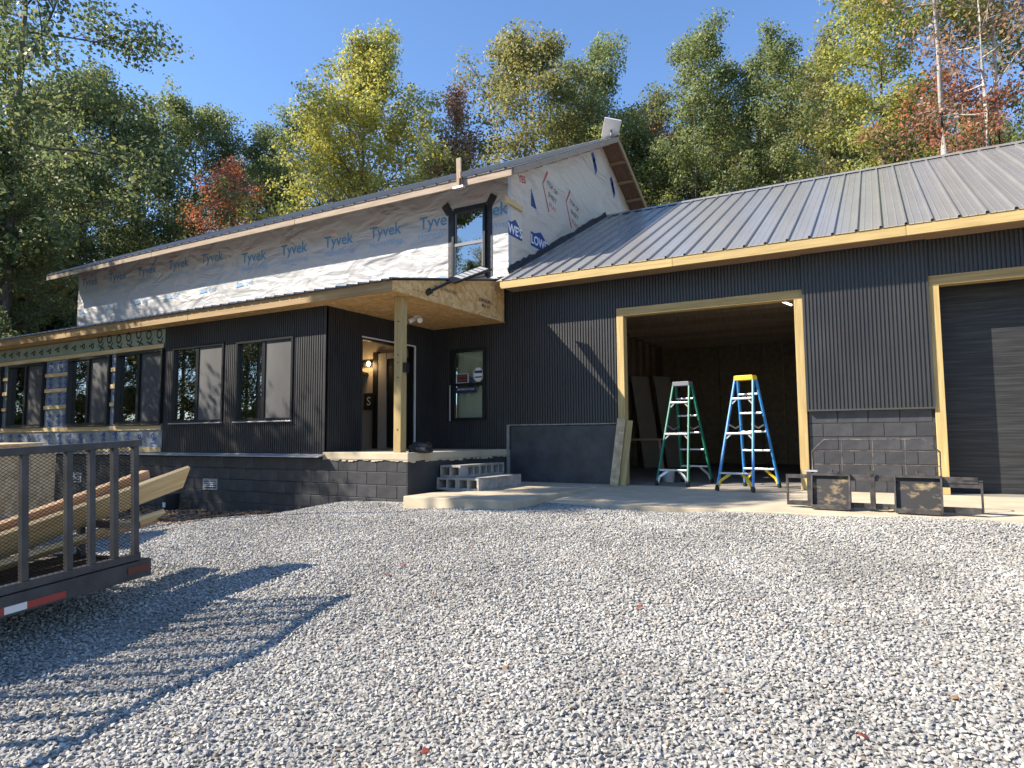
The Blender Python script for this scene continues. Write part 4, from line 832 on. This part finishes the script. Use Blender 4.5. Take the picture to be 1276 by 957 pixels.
# satellite panel on the ridge
ds = thing('satellite_panel', 'flat white satellite internet panel on a mast at the roof peak', 'satellite dish', (-5.9, YRD-.15, RZ(YRD)-.02))
MB().tube([(0, 0, 0), (0, 0, .14)], .03, 8).build('mast', 'grey_plastic', ds)
o = MB().box(-.22, .22, -.32, .26, -.02, .02).build('panel', 'dish_white', ds, bevel=.012); o.location = (0, 0, .17); o.rotation_euler = (R(-28), R(14), R(25))
# board bracket on the upper eave
rb = thing('roof_bracket', 'weathered wooden staging bracket standing on the upper eave', 'bracket', (-6.90, YE-.06, ZE+.0))
MB().beam((-.02, -.02, -.05), (-.05, 0, .56), .10, .04, (0, 1, 0)).build('upright', 'white_board', rb); MB().beam((.02, -.05, -.08), (-.01, -.04, .26), .06, .04, (0, 1, 0)).build('cleat', 'old_z', rb); MB().box(-.13, .1, -.09, -.01, -.06, -.02).build('foot_plate', 'alu', rb); MB().tube([(.03, -.08, -.02), (.03, -.08, .12)], .018, 6).build('bolt', 'ink_black', rb)
o = MB().box(XU+.005, XU+.04, 10.86, 11.56, 5.36, 5.47).build('scrap_board', 'pine_y', None, bevel=.003); tag(o, 'short pine scrap nailed to the wrapped corner of the upper storey', 'board')
# solar lamp on the porch roof edge
a = on(536, 363, 0, XP+.06); b = on(563, 350, 0, XP+.1); c = on(606, 334, 0, XP+.22)
slm = thing('solar_lamp', 'solar street lamp with pale panel clamped to the porch roof edge', 'solar lamp', (a.x, a.y, a.z), world=True)
MB().tube([a, b], .022, 10).build('arm', 'black_frame', slm); MB().tube([a-Vector((.06, .02, .03)), a+Vector((.02, .01, .02))], .05, 10).build('clamp', 'black_frame', slm)
d = (c-b).normalized(); sdv = d.cross(Vector((.35, -.2, .9))).normalized(); uu = sdv.cross(d).normalized(); uu = uu if uu.z > 0 else -uu
MB().beam(b-d*.05, c, .22, .035, uu, .27).build('lamp_head', 'black_frame', slm, bevel=.008)
Ls = (c-b).length
for i in range(6):
    m0 = b+d*(Ls*(.16+.135*i)); nrm = uu if uu.dot(CAM-m0) > 0 else -uu
    MB().beam(m0+nrm*.021, m0+d*(Ls*.10)+nrm*.021, .17, .004, uu).build('light_cell', 'solar_cell', slm)
# twin flood light under the porch
f0 = on(520, 394, 2, ZS); fld = thing('flood_light', 'white twin flood light under the porch ceiling', 'light', (f0.x, f0.y, ZS))
MB().tube([(0, 0, -.03), (0, 0, 0)], .07, 14).build('base', 'white', fld)
for s in (-1, 1):
    h_ = MB().tube([(s*.04, 0, -.04), (s*.08, -.03*s, -.07)], .018, 8).build('knuckle', 'white', fld); MB().tube([(s*.05, -.02, -.05), (s*.07, -.04, -.065), (s*.12, -.08, -.10)], [.025, .042, .05], 14).build('lamp_head', 'white', fld)
blob('plastic_heap', 'tape', (-6.32, 8.35, .65), (.17, .15, .1), 9, 'crumpled black plastic heap at the foot of the porch post', 'plastic heap', .3)
# inside the garage
sw = thing('sawhorse', 'wooden sawhorse with a small plank inside the garage door', 'sawhorse', (-4.35, 13.2, 0), R(15))
MB().box(-.45, .45, -.06, .06, .74, .78).build('top_board', 'old_x', sw)
for s in (-1, 1):
    for q in (-1, 1): MB().beam((s*.33, q*.06, .74), (s*.40, q*.26, 0), .05, .05, (1, 0, 0)).build('leg', 'old_z', sw)
    MB().box(s*.36-.02, s*.36+.02, -.2, .2, .3, .38).build('brace', 'old_x', sw)
bk = MB().tube([(0, 0, 0), (0, 0, .012), (0, 0, .22), (0, 0, .235)], [.09, .1, .12, .125], 16).build('paint_bucket', 'bucket', None, smooth=True, loc=(-3.45, 11.85, 0)); tag(bk, 'small pale paint bucket behind the green ladder', 'bucket')
for k in range(2):
    o = MB().box(-.3, .3, -.01, .01, 0, 2.5).build('leaning_sheet', 'drywall', None); o.matrix_world = Matrix.Translation((-5.4+.5*k, 17.2+.4*k, .0)) @ Matrix.Rotation(R(60), 4, 'Z') @ Matrix.Rotation(R(-11), 4, 'X'); tag(o, 'tall pale sheet leaning on the inner side wall of the garage', 'sheet', 'sheets leaning inside the garage')
# fallen leaves
lm = MB().poly([(-.03, 0, .002), (-.012, .022, .008), (.012, .018, .004), (.034, 0, .010), (.012, -.02, .003), (-.012, -.024, .009)], [(0, 1, 2, 3, 4, 5)])
lr, lt_ = lm.mesh('fallen_leaf', 'leaf_red', fix=False), lm.mesh('fallen_leaf', 'leaf_tan', fix=False)
for x, y, red in ((503, 704, 1), (797, 757, 1), (530, 937, 1), (424, 935, 0), (905, 862, 0), (588, 681, 1), (483, 716, 1), (1075, 918, 1), (630, 832, 0), (540, 742, 0), (700, 700, 0), (1190, 870, 0)):
    p = on(x, y, 2, -.3)
    for _ in range(6): p = on(x, y, 2, ground_z(p.x, p.y)+.018)
    o = link('fallen_leaf', lr if red else lt_, None, p, (rng.uniform(-.3, .3), rng.uniform(-.3, .3), rng.uniform(0, 6))); o.scale = (.8, .8, .8)
    tag(o, 'small red leaf fallen on the gravel' if red else 'small tan leaf fallen on the gravel', 'leaf', 'red leaves on the gravel' if red else 'tan leaves on the gravel')

rl = np.random.RandomState(8); LX = rl.uniform(-13, -7.3, 5200); LY = rl.uniform(5.0, 7.95, 5200)
kp = np.array([rl.uniform() > pad(a, b)**.7+.12 for a, b in zip(LX, LY)]); LX, LY = LX[kp], LY[kp]
LC = np.stack([LX, LY, [ground_z(a, b)+.012 for a, b in zip(LX, LY)]], 1)
def flat_leaves(C, mat):
    n = len(C); mb = MB()
    for c in C:
        t = rl.uniform(0, 6.28); L_ = rl.uniform(.025, .05); a = np.array([math.cos(t), math.sin(t), rl.uniform(-.4, .4)])*L_; b = np.array([-math.sin(t), math.cos(t), rl.uniform(-.4, .4)])*L_*.5
        mb.poly([c-a, c+b, c+a, c-b], [(0, 1, 2, 3)])
    return mb.mesh('leaf_litter', mat, fix=False)
for mt_, part_ in (('leaf_tan', LC[::2]), ('old_x', LC[1::2])):
    o = link('leaf_litter', flat_leaves(part_, mt_)); o['kind'] = 'stuff'; o['label'] = 'brown leaf litter on bare soil along the foundation'; o['category'] = 'leaf litter'

# ------------------------------------------------------------------ trees
def leaf_mesh(name, C, N, size, rs):
    n = len(C); nr = N+rs.normal(0, .55, (n, 3)); nr /= np.linalg.norm(nr, axis=1)[:, None]+1e-9
    t = rs.normal(0, 1, (n, 3)); t -= (t*nr).sum(1)[:, None]*nr; t /= np.linalg.norm(t, axis=1)[:, None]+1e-9; b = np.cross(nr, t)
    s = size*rs.uniform(.6, 1.35, n)[:, None]
    V = np.empty((n, 4, 3)); V[:, 0] = C-t*s*.55; V[:, 1] = C+b*s*.36+nr*s*.12; V[:, 2] = C+t*s*.55; V[:, 3] = C-b*s*.36+nr*s*.12
    me = bpy.data.meshes.new(name); me.vertices.add(4*n); me.vertices.foreach_set('co', V.ravel())
    me.loops.add(4*n); me.loops.foreach_set('vertex_index', np.arange(4*n, dtype=np.int32)); me.polygons.add(n)
    me.polygons.foreach_set('loop_start', np.arange(0, 4*n, 4, dtype=np.int32)); me.update(calc_edges=True); me.materials.append(MATS['leaves']); return me
def tree_mesh(seed, H, base, rad, prof, nl, per, leaf, bark='bark', r0=.19, up=.6, cr=.62):
    q = random.Random(seed); rs = np.random.RandomState(seed); mb = MB(); nodes = []; x = y = 0; m = 12
    for i in range(m+1):
        nodes.append(Vector((x, y, H*.97*i/m))); x += q.gauss(0, .012*H/10); y += q.gauss(0, .012*H/10)
    def tr(h):
        f = h/(H*.97)*m; i = min(m-1, int(f)); return nodes[i].lerp(nodes[i+1], f-i)
    mb.tube(nodes, [max(.012, r0*(1-i/m)**.8*(1.25 if i == 0 else 1)) for i in range(m+1)], 9)
    cl = []
    for k in range(nl):
        f = (k+.5)/nl; h = H*(base+(.97-base)*f**.9); az = k*2.4+q.uniform(-.5, .5); Lm = rad*prof(f)*q.uniform(.75, 1.15); e = up*(.25+.9*f)+q.uniform(-.15, .2)
        p0 = tr(h); d = Vector((math.cos(az)*math.cos(e), math.sin(az)*math.cos(e), math.sin(e))); pts = [p0]; p = p0.copy()
        for s in range(5):
            d = (d+Vector((q.gauss(0, .13), q.gauss(0, .13), q.gauss(.05, .1)))).normalized(); p = p+d*(Lm/5); pts.append(p.copy())
        rr = max(.02, r0*.34*(1-f*.7)); mb.tube(pts, [rr*(1-s/5.5) for s in range(6)], 6)
        for s in (2, 3, 4, 5):
            cl.append((pts[s], cr*q.uniform(.75, 1.15)))
            for _ in range(2 if s < 5 else 3):
                d2 = (d+Vector((q.gauss(0, .8), q.gauss(0, .8), q.gauss(.1, .55)))).normalized(); e2 = pts[s]+d2*Lm*q.uniform(.18, .42)
                mb.tube([pts[s], (pts[s]+e2)/2+Vector((0, 0, .05)), e2], [rr*.4, rr*.28, rr*.12], 4); cl.append((e2, cr*q.uniform(.7, 1.2)))
    for _ in range(5): cl.append((nodes[-1]+Vector((q.gauss(0, .35), q.gauss(0, .35), q.uniform(-.6, .3))), cr*.8))
    C = []; N = []
    for c, r in cl:
        if q.random() < .17: continue
        n = max(6, int(per*q.uniform(.45, 1.4)*(r/cr)**2)); P = rs.normal(0, 1, (n, 3)); P /= np.linalg.norm(P, axis=1)[:, None]; P *= (rs.uniform(0, 1, n)**.5)[:, None]*r; P[:, 2] *= .72
        C.append(P+np.array(c)); o_ = P+np.array([0, 0, .45*r]); N.append(o_/(np.linalg.norm(o_, axis=1)[:, None]+1e-6)*.75)
    return mb.mesh('trunk', bark, True, False), leaf_mesh('crown', np.concatenate(C), np.concatenate(N), leaf, rs), H
oval = lambda f: math.sin(math.pi*(.12+.83*f))**.8
tall = lambda f: .62+.4*math.sin(math.pi*min(1, f*1.1)) if f < .85 else .55
cone = lambda f: 1.15-.95*f
VAR = {
    'oak1': tree_mesh(11, 20, .30, 4.2, oval, 30, 112, .14, cr=.82), 'oak2': tree_mesh(12, 20, .34, 3.6, oval, 28, 104, .14, cr=.78), 'oak3': tree_mesh(13, 20, .24, 4.0, oval, 30, 104, .14, cr=.82),
    'tall1': tree_mesh(21, 22, .36, 2.6, tall, 30, 78, .14, r0=.17, cr=.75), 'tall2': tree_mesh(22, 22, .46, 2.3, tall, 28, 70, .14, r0=.16, cr=.75), 'pale': tree_mesh(23, 22, .70, 2.8, tall, 18, 80, .125, 'bark_pale', r0=.17, cr=.85),
    'maple': tree_mesh(31, 17, .14, 5.2, lambda f: 1.1-.62*f, 50, 110, .125, up=1.2, cr=.62), 'slim': tree_mesh(32, 17, .2, 2.3, cone, 28, 44, .115, up=1.1, r0=.12, cr=.6), 'red': tree_mesh(33, 10, .35, 2.2, oval, 18, 34, .078, r0=.08, cr=.5), 'redcap': tree_mesh(35, 13, .55, 1.9, oval, 18, 40, .10, r0=.08, cr=.5), 'sparse': tree_mesh(34, 22, .55, 3.2, tall, 20, 26, .13, 'bark_pale', r0=.12, cr=.9),
    'bush': tree_mesh(41, 5, .06, 2.0, oval, 20, 80, .13, r0=.05, cr=.6), 'poplar': tree_mesh(51, 13, .80, 1.35, tall, 14, 80, .14, r0=.12, cr=.55), 'yard': tree_mesh(52, 9, .42, 2.1, oval, 20, 25, .12, r0=.09, cr=.5)}
GREEN, DGREEN, OLIVE, YELLOW, LIME, RED, PINK, GOLD = (.215, .255, .12), (.175, .215, .11), (.27, .265, .12), (.42, .42, .145), (.35, .37, .13), (.38, .17, .12), (.38, .26, .20), (.42, .32, .15)
WORD = {GREEN: 'green', DGREEN: 'dark green', OLIVE: 'olive', YELLOW: 'yellow-green', LIME: 'lime-green', GOLD: 'golden'}
def tree(var, X, Y, H, col, label, group, name='tree', rz=None, cat='tree'):
    tr_, cr_, h0 = VAR[var]; s = H/h0; t = thing(name, label, cat, (X, Y, ground_z(X, min(Y, 120))-.05), rng.uniform(0, 6.28) if rz is None else rz, group); t.scale = (s*rng.uniform(.94, 1.06), s*rng.uniform(.94, 1.06), s)
    a = link('trunk', tr_, t); b = link('crown', cr_, t); b.color = (*col, 1); return t
def ptree(var, px, d, top, col, label, group=None, lab=None, **k):
    if lab: label = lab % WORD[col]
    p = at(px, top, d); return tree(var, p.x, p.y, p.z-ground_z(p.x, min(p.y, 120))+.05, col, label, group, **k)
BK = 'woodland trees behind the house'
ptree('oak1', 40, 27, -190, DGREEN, 'tall dark green oak rising above the left end of the house')
ptree('oak3', 108, 36, 105, DGREEN, 'dark green tree behind the left end of the upper roof')
ptree('oak2', 175, 40, 150, GREEN, 'green tree with open crown left of the reddish maple', None)
ptree('oak1', 245, 42, 140, GREEN, 'broad green oak standing behind the reddish maple', None)
ptree('redcap', 290, 32, 208, RED, 'small red maple peeking over the upper roof', None)
ptree('oak3', 322, 44, 178, DGREEN, 'dark green tree between the red maple and the yellow maple', None)
ptree('oak2', 378, 46, 142, DGREEN, 'dark tree close behind the yellow maple', None)
ptree('maple', 456, 33, 100, YELLOW, 'big yellow-green maple above the middle of the upper roof')
ptree('slim', 572, 34, 110, PINK, 'slender tree with sparse pinkish leaves beside the yellow maple')
ptree('oak2', 540, 48, 195, DGREEN, 'dark green tree low behind the slender pinkish tree')
ptree('oak1', 655, 35, 62, OLIVE, 'tall olive oak standing behind the roof peak', None)
ptree('oak3', 735, 38, 75, GREEN, 'full green oak right behind the satellite panel', None)
ptree('slim', 822, 37, 118, PINK, 'thin half-bare tree with pinkish twigs behind the garage roof')
ptree('tall1', 862, 33, 42, GREEN, 'narrow green tree with pointed top behind the garage roof')
ptree('tall2', 800, 40, 150, OLIVE, 'olive tree beside the roof peak behind the garage')
ptree('tall1', 915, 34, 78, GREEN, 'green tree with a leaning fork behind the garage ridge')
ptree('tall2', 965, 32, 48, GREEN, 'tall full green tree behind the middle of the garage roof')
ptree('tall1', 1020, 38, 62, OLIVE, 'olive green tree behind the garage roof in second row')
ptree('tall2', 1085, 29, -60, LIME, 'bright lime-green tree leaning over the garage ridge')
ptree('pale', 1152, 22, -190, LIME, 'tall tree with a thick pale trunk behind the garage ridge')
ptree('sparse', 1209, 21, -170, PINK, 'pale-stemmed maple with red leaves behind the garage')
ptree('pale', 1226, 23, -150, OLIVE, 'slim pale-trunked tree next to the red maple')
ptree('tall1', 1275, 27, -220, DGREEN, 'dark tall tree behind the far end of the garage')
ptree('red', 1188, 22, 105, RED, 'low red maple branching over the garage ridge')
# deeper rows of the wood and the undergrowth
ri = random.Random(5)
for i in range(34):
    px = -230+i*52+ri.uniform(-18, 18); d = ri.uniform(46, 62); top = ri.uniform(215, 290) if px < 900 else ri.uniform(120, 230)
    if px < 140: top = ri.uniform(120, 220)
    ptree(ri.choice(('oak1', 'oak2', 'oak3', 'tall1', 'tall2')), px, d, top, ri.choice((GREEN, DGREEN, OLIVE, DGREEN, GREEN if px < 500 else GOLD)), None, 'trees deep in the wood', lab='%s tree deep in the wood behind the nearer trees')
for i in range(9):
    px = -150+i*28+ri.uniform(-8, 8); d = ri.uniform(30, 44); ptree(ri.choice(('tall1', 'oak2', 'oak3')), px, d, ri.uniform(180, 300), ri.choice((GREEN, DGREEN, OLIVE)), None, 'trees past the left end of the house', lab='%s tree in the wood past the left end of the house')
for i in range(16):
    px = -160+i*17+ri.uniform(-8, 8); d = ri.uniform(27, 40); ptree('bush', px, d, ri.uniform(345, 400), ri.choice((GREEN, DGREEN, OLIVE, OLIVE)), None, 'shrubs past the left end of the house', name='shrub', cat='shrub', lab='%s leafy shrub under the trees past the left end of the house')
for i in range(20):
    px = 700+i*33+ri.uniform(-12, 12); d = ri.uniform(36, 44); ptree(ri.choice(('tall1', 'tall2', 'oak3')), px, d, ri.uniform(90, 200), ri.choice((GREEN, DGREEN, OLIVE, LIME)), None, 'second row trees behind the garage', lab='%s tree in the second row behind the garage')
# the wood on the other side of the yard: seen mirrored in the windows, throws the dappled shade
YD = 'trees across the yard'
for i in range(30):
    a = R(95+i*6.2+ri.uniform(-2, 2)); d = ri.uniform(38, 47); X, Y = -6+d*math.cos(a+R(50)), -2+d*math.sin(a+R(50))
    tree(ri.choice(('oak1', 'oak2', 'oak3', 'tall1')), X, Y, ri.uniform(18.5, 22.5), ri.choice((GREEN, DGREEN, OLIVE, DGREEN)), 'tree on the far side of the yard', YD)
for i in range(16):
    a = R(150+i*5.5+ri.uniform(-2, 2)); d = ri.uniform(25, 31); X, Y = -8+d*math.cos(a), -1+d*math.sin(a)
    tree('maple', X, Y, ri.uniform(10, 12.5), ri.choice((GREEN, OLIVE, DGREEN)), 'low branching maple on the far side of the yard', YD)
    tree('bush', X+ri.uniform(-2, 2), Y+ri.uniform(-2, 2), ri.uniform(3, 5), ri.choice((GREEN, OLIVE)), 'shrub on the far side of the yard', 'shrubs across the yard', name='shrub', cat='shrub')
for X, Y, H, v in ((-16.6, 2.2, 8.6, 'yard'), (-19.3, 3.6, 9.0, 'yard'), (-22.6, 3.0, 9.6, 'yard'), (-25.5, 4.4, 9.4, 'yard'), (-20.5, .3, 10.6, 'yard'), (-29.8, 3.0, 15.2, 'yard'), (-24.5, -1.5, 12.0, 'yard'), (-14.35, .9, 12.4, 'poplar'), (-12.6, -4.4, 8.2, 'slim')):
    tree(v, X, Y, H, GREEN, 'tree at the yard edge throwing dappled shade', 'trees at the yard edge')
for o in list(bpy.data.objects):
    if 'world_parts' in o: del o['world_parts']
